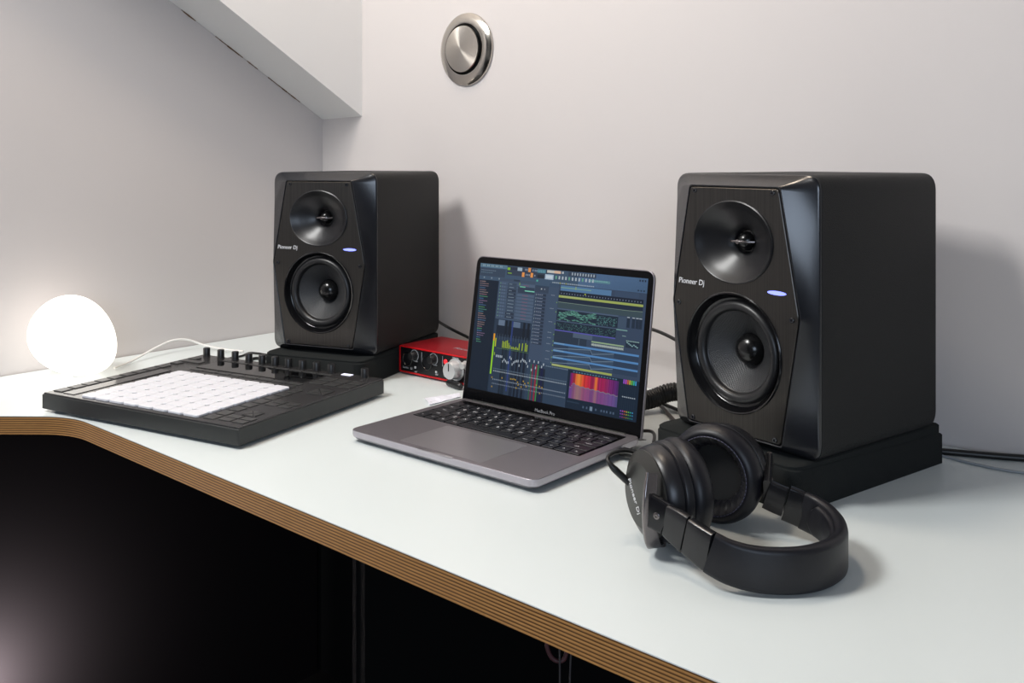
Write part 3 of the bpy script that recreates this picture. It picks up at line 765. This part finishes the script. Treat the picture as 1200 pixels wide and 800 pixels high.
    for u in (.71, .73, .78, .81, .825, .84, .86, .875): S(u, .962, u+.008, .978, (84, 104, 126), 3)
    S(.62, .945, .69, .955, (40, 58, 78), 3)
    rb = [(160, 90, 230), (220, 90, 220), (236, 110, 70), (220, 200, 60), (120, 210, 80), (60, 200, 170), (70, 170, 230)]
    for k, c in enumerate(rb):
        u = .917+k*.0103; S(u, .722, u+.007, .752, c, 4)
        S(u, .838, u+.006, .846, (190, 200, 214), 4)
        for r, v in enumerate((.937, .957, .978)): S(u-.004, v, u+.002, v+.009, tuple(int(x*(.95-.15*r)) for x in c), 4)
    for k in range(8): S(.908+k*.0103, .755, .9095+k*.0103, .93, (34, 54, 76), 3)
build_screen()
obj('screen', SB, SMAT, lid, 0)
# the two ports' plugs on the right side
plug = thing('usb_plug', 'black plug in the right side of the laptop, beside the headphones', 'plug', (0, 0, 0))
plug.location = (0.0240, 1.0180, 0); plug.rotation_euler = (0, 0, LT)
bm = new_bm(); add_box(bm, .0005, .0240, .1580, .1720, .0050, .0130, .0025, 3); obj('plug_body', bm, cable_black, plug, 40)
bm = new_bm(); add_box(bm, -.003, .0008, .1615, .1690, .0075, .0108, .0008, 1); obj('plug_tip', bm, steel_plain, plug, 40)

# ------------------------------------------------------------------ pad controller
UT = -0.4956; PL, PDp, PH = .378, .304, .0274
ctl = thing('pad_controller', 'black pad controller with a grid of white pads and a row of knobs', 'controller', (-0.3385, 1.1764, 0), UT)
bm = new_bm()
add_loft(bm, [rr(-PL+.002, -.002, .002, PDp-.002, .002, .0040), rr(-PL, 0, 0, PDp, .002, .0050), rr(-PL, 0, 0, PDp, .002, PH-.0028), rr(-PL+.0006, -.0006, .0006, PDp-.0006, .002, PH-.0022)])
obj('body', bm, controller_black, ctl, 30)
bm = new_bm()
add_loft(bm, [rr(-PL+.0016, -.0016, .0016, PDp-.0016, .002, PH-.0023), rr(-PL+.0016, -.0016, .0016, PDp-.0016, .002, PH-.0005), rr(-PL+.0024, -.0024, .0024, PDp-.0024, .002, PH)])
obj('top_plate', bm, controller_top, ctl, 30)
for fx in (-.36, -.018):
    for fy in (.018, .286):
        bm = new_bm(); add_lathe(bm, [(0, 0), (.007, 0), (.008, .001), (.008, .0042), (0, .0042)], Matrix.Translation((fx, fy, 0)), 20); obj('foot', bm, rubber, ctl, 40)
gx0, gx1, gy0, gy1 = -.3075, -.0805, .0090, .1870
px, py = (gx1-gx0)/8, (gy1-gy0)/8
for i in range(8):
    for j in range(8):
        bm = new_bm(); x0, y0 = gx0+i*px, gy0+j*py
        c = .0028
        a = [Vector((p.x, p.y, PH+.0001)) for p in round_poly([(x0+.0006, y0+.0006), (x0+px-.0006, y0+.0006), (x0+px-.0006, y0+py-.0006), (x0+.0006, y0+py-.0006)], [c]*4, 1)]
        cen = Vector((x0+px/2, y0+py/2, 0))
        up = [Vector((p.x, p.y, PH+.0022)) for p in a]
        up2 = [Vector((cen.x+(p.x-cen.x)*.95, cen.y+(p.y-cen.y)*.95, PH+.0028)) for p in a]
        add_loft(bm, [a, up, up2]); obj('pad', bm, pad_white, ctl, 0)
bm = new_bm(); add_box(bm, -.3100, -.0880, .2230, .2720, PH+.0001, PH+.0008, .0003, 1); obj('display', bm, display_glass, ctl, 0)
bm = new_bm(); add_box(bm, -.3480, -.3250, .0120, .1870, PH+.0001, PH+.0008, .0003, 1); obj('touch_strip', bm, strip_gloss, ctl, 0)
def button(x0, x1, y0, y1, m=button_dark):
    bm = new_bm(); add_box(bm, x0, x1, y0, y1, PH+.0001, PH+.0012, .0004, 1); return obj('button', bm, m, ctl, 0)
for k in range(8): button(gx0+k*px+.001, gx0+(k+1)*px-.001, .2055, .2150)
for k in range(8): button(gx0+k*px+.001, gx0+(k+1)*px-.001, .1915, .2010)
for k in range(8): button(gx0+k*px+.001, gx0+(k+1)*px-.001, .2755, .2830)
for k in range(9): button(-.3720, -.3540, .014+k*.0225, .014+k*.0225+.019)
for k in range(3): button(-.3720, -.3540+.028*(k % 2), .225+k*.019, .225+k*.019+.014)
for k in range(8): button(-.0740, -.0560, .012+k*.0222, .012+k*.0222+.018)
for k in range(4):
    for c in range(2): button(-.0500+c*.023, -.0300+c*.023, .015+k*.0145+(.055 if k > 1 else 0), .015+k*.0145+.0115+(.055 if k > 1 else 0))
for k in range(2):
    for c in range(3): button(-.0800+c*.0260, -.0570+c*.0260, .225+k*.022, .225+k*.022+.018)
button(-.0720, -.0540, .2900, .2985, led_white)['label'] = 'lit white button'
def cross_pad(cx, cy, s):
    bm = new_bm()
    for k in range(4):
        a = k*PI/2
        M = Matrix.Translation((cx, cy, 0)) @ Matrix.Rotation(a, 4, 'Z')
        t = bmesh.new(); lp = [Vector((.0015, 0, 0)), Vector((s, -s+.0015, 0)), Vector((s, s-.0015, 0))]
        add_loft(t, [[p+Vector((0, 0, PH+.0001)) for p in lp], [p+Vector((0, 0, PH+.0012)) for p in lp]]); merge(bm, t, 0, M)
    return obj('direction_button', bm, button_dark, ctl, 0)
cross_pad(-.0270, .1880, .015); cross_pad(-.0290, .0560, .011)
for i, kx in enumerate((-.3612, -.3286, -.2961, -.2658, -.2369, -.2091, -.1811, -.1521, -.1235, -.0942, -.0298)):
    bm = new_bm()
    add_lathe(bm, [(.0062, 0), (.0062, .0010), (.0058, .0012), (.0058, .0128), (.0052, .0140), (0, .0140)], Matrix.Translation((kx, .2945, PH+.0001)), 28)
    obj('knob', bm, knob_black, ctl, 40)

# ------------------------------------------------------------------ audio interface
FT = -0.703
ifc = thing('audio_interface', 'red audio interface with a black front panel beside the left monitor', 'audio interface', (-0.18969, 1.6010, 0), FT)
FW, FDp, FH = .175, .099, .0480
bm = new_bm()
def fs(d, y, z0=.0030): return [Vector((p.x, y, p.y)) for p in round_poly([(d, z0+d), (FW-d, z0+d), (FW-d, FH-d), (d, FH-d)], [.003]*4, 4)]
rws = [fs(.0006, FDp), fs(0, FDp-.001), fs(0, .0008), fs(.0006, 0), fs(.0022, 0), fs(.0022, .003)]
add_loft(bm, rws); 
shell = obj('shell', bm, red_alu, ifc, 30)
bm = new_bm()
add_loft(bm, [fs(.0004, .0004), fs(.0002, -.0006), fs(.0012, -.0010), fs(.0026, -.0008), fs(.0026, .0012)], cap0=False, cap1=False); obj('front_rim', bm, red_bright, ifc, 30)
bm = new_bm(); add_loft(bm, [fs(.0023, .0028), fs(.0023, .0006)]); obj('front_panel', bm, panel_black, ifc, 30)
for fx in (.02, .155):
    for fy in (.015, .085):
        bm = new_bm(); add_lathe(bm, [(0, 0), (.006, 0), (.0065, .001), (.0065, .0034), (0, .0034)], Matrix.Translation((fx, fy, 0)), 20); obj('foot', bm, rubber, ifc, 40)
def FM(x, z, y=.0004): return Matrix.Translation((x, y, z)) @ Matrix.Rotation(PI/2, 4, 'X')
for x in (.0200, .0660):
    bm = new_bm(); add_lathe(bm, [(.0118, 0), (.0118, .0012), (.0108, .0018), (.0100, .0008), (.0096, -.001), (.0048, -.001), (.0044, -.0014), (0, -.0014)], FM(x, .0260), 32); obj('input_jack', bm, gloss_black, ifc, 40)
for x in (.0365, .0810):
    bm = new_bm(); add_lathe(bm, [(.0080, 0), (.0078, .0006), (.0066, .0010), (.0062, .0095), (.0054, .0105), (0, .0105)], FM(x, .0345), 28)
    kn = obj('gain_knob', bm, knob_black, ifc, 40)
    bm = new_bm(); add_lathe(bm, [(.0096, .0001), (.0096, .0004), (.0086, .0005), (.0086, .0001)], FM(x, .0345), 36); obj('halo_ring', bm, logo_grey, kn, 40)
for x in (.0535, .1015):
    bm = new_bm(); add_box(bm, x-.0004, x+.0004, -.0001, .0006, .0255, .0420); obj('panel_line', bm, logo_grey, ifc, 0)
bm = new_bm(); add_lathe(bm, [(.0040, 0), (.0040, .0012), (.0030, .0020), (0, .0022)], FM(.1085, .0340), 24); obj('phantom_light', bm, led_red, ifc, 40)
for x, z in ((.0385, .0150), (.0875, .0142), (.1065, .0140)):
    bm = new_bm(); add_box(bm, x-.0020, x+.0020, -.0010, .0006, z-.0018, z+.0018, .0004, 1); obj('indicator', bm, silver, ifc, 0)
bm = new_bm(); add_lathe(bm, [(.0178, 0), (.0178, .0008), (.0150, .0012), (.0146, .0040), (.0138, .0150), (.0128, .0165), (0, .0168)], FM(.1310, .0245), 40)
mk = obj('monitor_knob', bm, silver, ifc, 40); mk['label'] = 'large silver monitor knob'
bm = new_bm(); add_box(bm, -.0007, .0007, 0, .0120, .0, .0006); obj('pointer_line', bm, panel_black, mk, 0, FM(.1310, .0245, -.0164))
bm = new_bm(); add_lathe(bm, [(.0070, 0), (.0068, .0008), (.0058, .0012), (.0054, .0085), (.0046, .0095), (0, .0095)], FM(.1520, .0345), 28); obj('headphone_knob', bm, silver, ifc, 40)
bm = text_bm('Scarlett', .0045, .00005, FM(.0150, .0118), shear=.1)
text_bm('2i2', .0045, .00005, FM(.0285, .0118), bm=bm); text_bm('INST', .0030, .00005, FM(.0395, .0115-.004), bm=bm); text_bm('GAIN', .0030, .00005, FM(.0400, .0250), bm=bm); text_bm('GAIN', .0030, .00005, FM(.0850, .0250), bm=bm)
text_bm('INST', .0030, .00005, FM(.0880, .0100), bm=bm); text_bm('48V', .0030, .00005, FM(.1070, .0100), bm=bm); text_bm('MONITOR', .0030, .00005, FM(.1300, .0425), bm=bm)
obj('panel_lettering', bm, logo_white, ifc, 0)
bm = text_bm('Focusrite', .0160, .0001, Matrix.Translation((.120, .040, FH+.0001)), shear=.1)
obj('top_logo', bm, logo_grey, ifc, 0)
jack = thing('headphone_jack_plug', 'dark jack plug lying in front of the red audio interface, behind the laptop', 'plug', (-0.18969, 1.6010, 0), FT)
bm = new_bm(); add_lathe(bm, [(0, 0), (.0046, 0), (.0052, .003), (.0056, .030), (.0050, .034), (.0034, .036), (0, .036)], Matrix.Translation((.127, -.013, .0058)) @ Matrix.Rotation(PI/2, 4, 'Y') @ Matrix.Rotation(.2, 4, 'X'), 24); obj('plug_body', bm, rubber, jack, 40)
bm = new_bm(); add_lathe(bm, [(0, -.003), (.0030, -.003), (.0034, 0), (.0034, .002), (0, .002)], Matrix.Translation((.127, -.013, .0058)) @ Matrix.Rotation(PI/2, 4, 'Y') @ Matrix.Rotation(.2, 4, 'X'), 20); obj('plug_collar', bm, steel_plain, jack, 40)

# ------------------------------------------------------------------ egg lamp
lampx, lampy = -0.722, 1.570
lamp = thing('egg_lamp', 'glowing white glass egg-shaped lamp at the left end of the desk', 'lamp', (lampx, lampy, 0))
bm = new_bm()
prof = []
for k in range(33):
    a = PI*k/32; h = -math.cos(a); r = math.sin(a)*(1-.16*h)
    prof.append((max(0, .0605*r), .0735*h))
axis = Vector((math.sin(math.radians(52)), 0, -math.cos(math.radians(52)))).normalized()
LMx = frame_mtx((0, 0, 0), axis, Vector((0, 1, 0)))
add_lathe(bm, prof, LMx, 64)
zmin = min(v.co.z for v in bm.verts)
for v in bm.verts:
    v.co.z -= zmin-.004
    if v.co.z < .006: v.co.z = .006
shade = obj('glass_shade', bm, lamp_glass, lamp, 60)
bm = new_bm(); add_lathe(bm, [(0, 0), (.009, 0), (.010, .002), (.010, .0058), (0, .0058)], Matrix.Translation((.004, .008, 0)), 40); obj('base_ring', bm, white_paint, lamp, 40)
def at(x, y, z=0.0):
    Y = FPX*(CAMH-z)/(y-CY); return Vector(((x-600)/FPX*Y, Y, z))
def at_y(x, y, Y): return Vector(((x-600)/FPX*Y, Y, CAMH-(y-CY)/FPX*Y))
bm = new_bm()
pth = [at(134, 431, .0045), at(150, 425, .0040), at_y(165, 417, 1.70), at_y(185, 406, 1.74), at_y(203, 398.5, 1.77), at_y(220, 398, 1.79), at_y(240, 404.5, 1.80), at(262, 409, .0060), at(285, 411.5, .0040)]
add_tube(bm, catmull([p-Vector((lampx, lampy, 0)) for p in pth], 6), .0020, 8); obj('power_cord', bm, cable_white, lamp, 60)

# ------------------------------------------------------------------ headphones
HO = Vector((0.185, 0.87, 0))
hp = thing('headphones', 'black over-ear headphones lying on the desk in front of the right monitor', 'headphones', HO)
def H(p): return Vector(p)-HO
def cup(center, axis, cush_r, first):
    """axis points from the outer face towards the ear; center is on the cushion's front plane"""
    ax = Vector(axis).normalized()
    M = frame_mtx(H(center)-ax*.054, ax)
    bm = new_bm()
    add_lathe(bm, [(0, .0012), (.0275, .0010), (.0300, .0016), (.0395, .0075), (.0425, .0120), (.0440, .0180), (.0440, .0215), (.0428, .0222), (.0428, .0232), (.0455, .0240), (.0462, .0260), (.0462, .0310), (.0440, .0330), (0, .0330)], None, 56)
    c = obj('ear_cup', bm, cup_plastic, hp, 32, M)
    bm = new_bm()
    lp = lambda r, z: [Vector((r*math.cos(2*PI*(k+.5)/10), r*math.sin(2*PI*(k+.5)/10), z)) for k in range(10)]
    add_lathe(bm, [(.0402, .0068), (.0400, .0058), (.0310, .0002), (.0295, -.0006), (0, -.0012)], None, 56)
    fp = obj('face_plate', bm, cup_face, c, 18)
    bm = text_bm('Pioneer Dj', .0078, .0002, Matrix.Translation((0, 0, -.0013)) @ Matrix.Rotation(PI, 4, 'Y') @ Matrix.Rotation(math.radians(-52), 4, 'Z') @ Matrix.Translation((-.003, -.010, 0)), shear=.12)
    obj('logo', bm, logo_white, fp, 0)
    bm = new_bm()
    q = cush_r
    pr = [(q-.005, .0325), (q-.0016, .0345), (q, .0395), (q-.0006, .0450), (q-.0035, .0505), (q-.0070, .0536), (q-.0098, .0538), (q-.0103, .0532), (q-.0110, .0537), (q-.0150, .0510), (q-.0195, .0450), (q-.0215, .0390), (q-.0200, .0345)]
    n = 192
    rws_ = []
    for r, h in pr:
        rws_.append([Vector((r*math.cos(2*PI*i/n), r*math.sin(2*PI*i/n), h)) for i in range(n)])
    for ridx in (9, 10, 11):
        for i in range(n):
            v = rws_[ridx][i]; w = 1+.022*math.sin(i*2*PI*24/n)+.012*math.sin(i*1.7)
            v.x *= w; v.y *= w
    add_loft(bm, rws_, cap0=False, cap1=False)
    cu = obj('ear_cushion', bm, leather, c, 60)
    bm = new_bm(); add_lathe(bm, [(q-.018, .0360), (.018, .0350), (0, .0345)], None, 40); obj('driver_cover', bm, cloth_black, cu, 60)
    bm = new_bm()
    for i in range(64):
        a0 = 2*PI*i/64; a1 = a0+2*PI/64*.62; r = q-.0104
        add_tube(bm, [Vector((r*math.cos(a0), r*math.sin(a0), .0536)), Vector((r*math.cos((a0+a1)/2), r*math.sin((a0+a1)/2), .0541)), Vector((r*math.cos(a1), r*math.sin(a1), .0536))], .0004, 5)
    obj('stitching', bm, stitch_m, cu, 60)
    return c, ax, M
A1 = (.94, .34, 0); A2 = (-.61, -.79, 0)
c1, ax1, M1 = cup((.1695, .900, .0485), A1, .0482, True)
c2, ax2, M2 = cup((.1935, .932, .0490), A2, .0488, False)
# headband: a wide padded strip
band = [(.166, .797, .0305), (.182, .789, .0250), (.205, .784, .0215), (.235, .785, .0205), (.261, .796, .0205), (.282, .818, .0205), (.291, .844, .0215), (.291, .868, .0240), (.284, .885, .0270), (.2735, .8945, .0300)]
bp = catmull([H(p) for p in band], 8)
nn = len(bp)
hw = [.0180+.0012*math.sin(PI*i/(nn-1)) for i in range(nn)]
bm = new_bm(); add_strip(bm, bp, hw, [.0042+.0018*math.sin(PI*i/(nn-1)) for i in range(nn)], r=.45)
obj('headband', bm, leather, hp, 50)
def offs(path, d):
    out = []
    for i, p in enumerate(path):
        t = (path[min(i+1, len(path)-1)]-path[max(i-1, 0)]).normalized(); s = t.cross(Vector((0, 0, 1))).normalized()
        out.append(p-s*d)
    return out
ip = offs(bp, .0060)[8:-6]
bm = new_bm(); add_strip(bm, ip, [.0150*min(1, .5+i*.12, .5+(len(ip)-1-i)*.12) for i in range(len(ip))], .0036, r=.45); obj('headband_pad', bm, leather, hp, 50)
# sliders: two glossy sections on the front arm, one on the rear arm
s1a = [(.1365, .8365, .0425), (.1420, .8290, .0405), (.1500, .8185, .0370)]
s1b = [(.1512, .8170, .0365), (.1580, .8075, .0335), (.1668, .7965, .0303)]
bm = new_bm(); add_strip(bm, catmull([H(p) for p in s1a], 5), [.0145+.0003*i for i in range(11)], .0040, r=.3); obj('slider', bm, dark_gloss, hp, 40)
bm = new_bm(); add_strip(bm, catmull([H(p) for p in s1b], 5), [.0165+.00015*i for i in range(11)], .0046, r=.3); obj('end_cap', bm, dark_gloss, hp, 40)
s2a = [(.2745, .8940, .0300), (.2680, .8975, .0320), (.2600, .9010, .0345)]
s2b = [(.2590, .9015, .0350), (.2520, .9050, .0370), (.2440, .9090, .0400)]
bm = new_bm(); add_strip(bm, catmull([H(p) for p in s2a], 5), .0168, .0044, r=.3); obj('end_cap', bm, dark_gloss, hp, 40)
bm = new_bm(); add_strip(bm, catmull([H(p) for p in s2b], 5), .0140, .0040, r=.3); obj('slider', bm, dark_gloss, hp, 40)
# forked yokes
def yoke(M, side, slider_end, full):
    """fork that reaches round the outer face; M is the cup's frame (z into the ear)"""
    bm = new_bm()
    P = lambda x, y, z: M @ Vector((x, y, z))
    s = side
    pts = [P(s*.012, .0415, .013), P(s*.022, .0395, .004), P(s*.030, .030, -.004), P(s*.0345, .014, -.008), P(s*.0355, 0, -.009), P(s*.0345, -.014, -.008), P(s*.030, -.029, -.004), P(s*.022, -.0385, .003), P(s*.012, -.0415, .013)]
    if not full: pts = pts[3:6]
    else: pts = pts[2:]
    path = catmull(pts, 5); up = [(M.to_3x3() @ Vector((0, 0, 1))) for _ in path]
    add_strip(bm, path, [.0055+.0015*math.sin(PI*i/(len(path)-1)) for i in range(len(path))], .0022, up=up, r=.3)
    if full: add_tube(bm, [P(s*.012, -.0380, .0150), P(s*.012, -.0440, .0150)], .0050, 18)
    y = obj('yoke', bm, gun_metal, hp, 35)
    bm = new_bm()
    a = P(s*.0350, 0, -.009); b = H(slider_end)
    add_strip(bm, catmull([a, (a+b)/2+Vector((0, 0, .0005)), b], 4), [.0150-.00015*i for i in range(9)], .0036, r=.3)
    obj('hinge', bm, dark_gloss, y, 40)
    bm = new_bm(); d = (b-a).normalized(); o_ = d.cross(Vector((0, 0, 1))).normalized()
    if o_.y > 0: o_ = -o_
    add_lathe(bm, [(.0030, 0), (.0030, .0006), (.0024, .0010), (.001, .0010), (0, .0006)], frame_mtx((a+b)/2+o_*.0036, o_), 18); obj('pivot_screw', bm, gun_metal, y, 40)
s_1 = -1 if (M1.to_3x3() @ Vector((1, 0, 0))).y > 0 else 1
yoke(M1, s_1, s1a[0], True)
s_2 = 1 if (M2.to_3x3() @ Vector((1, 0, 0))).x > 0 else -1
yoke(M2, s_2, s2b[-1], False)
# cord with its strain relief, out of the front cup and round to the laptop
bm = new_bm()
pth = [M1 @ Vector((s_1*-.022, -.0050, .010)), H(at_y(727, 556, .905)), H(at_y(716, 545, .905)), H(at_y(712, 537, .910)), H(at_y(718, 531, .920)), H(at_y(730, 528.5, .930)), H(at_y(742, 531, .945)), H(at_y(752, 540, .955))]
cp_ = catmull(pth, 8)
add_tube(bm, cp_, .002, 12, rad=[.0034 if i < 12 else max(.0019, .0034-(i-12)*.0002) for i in range(len(cp_))]); obj('cord', bm, cable_black, hp, 60)

# ------------------------------------------------------------------ loose cables
def cable(label, pts, r, m=cable_black, seg=8, name='cable'):
    bm = new_bm(); add_tube(bm, catmull(pts, seg), r, 10)
    return tag(obj(name, bm, m, None, 60), label, 'cable')
cable('thin black cable drooping from behind the left monitor to the laptop lid', [at_y(496, 362, 1.785), at_y(513, 376, 1.765), at_y(530, 386, 1.72), at_y(550, 396, 1.68), at_y(580, 412, 1.63), at(620, 436, .004)], .0026)
cable('short black cable high between the laptop lid and the right monitor', [at(640, 430, .004), at_y(700, 388, 1.50), at_y(735, 380, 1.46), at_y(763, 385.5, 1.42), at_y(787, 395.5, 1.38), at_y(830, 420, 1.31)], .0026)
cable('thick black power cable along the desk right of the right monitor', [at(1040, 518, .004), at(1090, 527, .004), at(1130, 531, .0042), at(1170, 534.5, .0042), at(1215, 538, .0042), at(1290, 546, .0042)], .0040)
cable('thin pale grey wire on the desk below the thick power cable', [at(1060, 526, .0018), at(1100, 533, .0018), at(1140, 543, .0018), at(1180, 551, .0018), at(1215, 555, .0018), at(1280, 560, .0018)], .0016, mat('cable_pale', rgb(150, 154, 158), .5))
cable('black wire looping on the desk behind the pad controller knobs', [at(262, 421, .003), at(283, 417, .003), at(292, 413.5, .003), at(303, 414, .003), at(316, 415.5, .003), at(345, 413, .003)], .0020)
cable('black cable lying flat behind the knobs, in front of the left monitor pad', [at(280, 427, .003), at(297, 420, .003), at(312, 420, .003), at(330, 419, .003)], .0028)
# coiled headphone cable behind the laptop
bm = new_bm()
spine = catmull([at_y(742, 470, 1.345), at_y(757, 469, 1.35), at_y(770, 465, 1.355), at_y(783, 460, 1.355), at_y(800, 459, 1.35), at_y(832, 464, 1.34)], 40)
pts = []
L = 0
for i, p in enumerate(spine):
    if i: L += (p-spine[i-1]).length
    t = (spine[min(i+1, len(spine)-1)]-spine[max(i-1, 0)]).normalized()
    u = Vector((0, 0, 1)); s = t.cross(u).normalized(); u = s.cross(t)
    a = L/.0042*2*PI
    pts.append((p, s, u, L))
dense = []
for (p, s, u, l), (p2, s2, u2, l2) in zip(pts, pts[1:]):
    for k in range(4):
        f = k/4; a = (l+(l2-l)*f)/.0042*2*PI
        dense.append(p.lerp(p2, f)+(s*math.cos(a)+u*math.sin(a))*.0112)
add_tube(bm, dense, .0022, 6)
tag(obj('coiled_cable', bm, cable_black, None, 60), 'thick coiled black cable between the laptop and the right monitor', 'cable')
cable('straight black cable slanting down from the coil to the right foam pad', [at(752, 462, .0150), at(768, 470, .0040), at(777, 478, .0034), at(785, 487, .0034), at(797, 500, .0034)], .0026, cable_grey)
cable('black cable with a pale stripe behind the slanting one, ending at the monitor', [at(762, 466, .0060), at(775, 472, .0036), at(787, 477, .0034), at(797, 481, .0034), at(825, 490, .0034)], .0026)
cable('short black wire end bent down beside the laptop hinge', [at_y(744, 504.8, 1.215), at_y(755, 504.6, 1.21), at_y(762, 505, 1.20), at_y(766, 507.5, 1.19), at_y(767, 512, 1.18), at_y(766, 518, 1.17)], .0021)
# wires hanging under the desk
def below(x, y, Y): return at_y(x, y, Y)
cable('brown cable loop hanging below the plywood edge', [below(642, 748, .80), below(641, 757, .80), below(645, 768, .80), below(652, 774, .80), below(660, 773, .80), below(664, 764, .80), below(664, 752, .80)], .0019, mat('cable_brown', rgb(86, 52, 54), .5))
cable('thin grey wire hanging straight below the desk beside the brown loop', [below(655.5, 752, .79), below(656, 775, .79), below(656, 830, .79)], .0008, cable_grey)
cable('second thin grey wire hanging below the desk, right of the brown loop', [below(670, 760, .79), below(668.5, 778, .79), below(667, 830, .79)], .0008, cable_grey)

# a small scrap beside the laptop's rear left corner
bm = new_bm(); rs = random.Random(11); grid = []
c0, c1, c2_, c3 = at(497, 467.5), at(538, 461.5), at(540, 465.5), at(503, 475.5)
for i in range(9):
    row = []
    for j in range(4):
        u, v = i/8, j/3
        q = (c0*(1-u)+c1*u)*(1-v)+(c3*(1-u)+c2_*u)*v
        q.z = .0008+.0032*rs.random()*(1 if 0 < j < 3 else .3)
        row.append(bm.verts.new(q))
    grid.append(row)
for i in range(8):
    for j in range(3): bm.faces.new((grid[i][j], grid[i+1][j], grid[i+1][j+1], grid[i][j+1]))
r = bmesh.ops.extrude_face_region(bm, geom=bm.faces[:])
for v in r['geom']:
    if isinstance(v, bmesh.types.BMVert): v.co.z += .0004
tag(obj('paper_scrap', bm, mat('thin_paper', rgb(226, 226, 236), .5), None, 0), 'small crumpled white scrap beside the rear left corner of the laptop', 'paper')
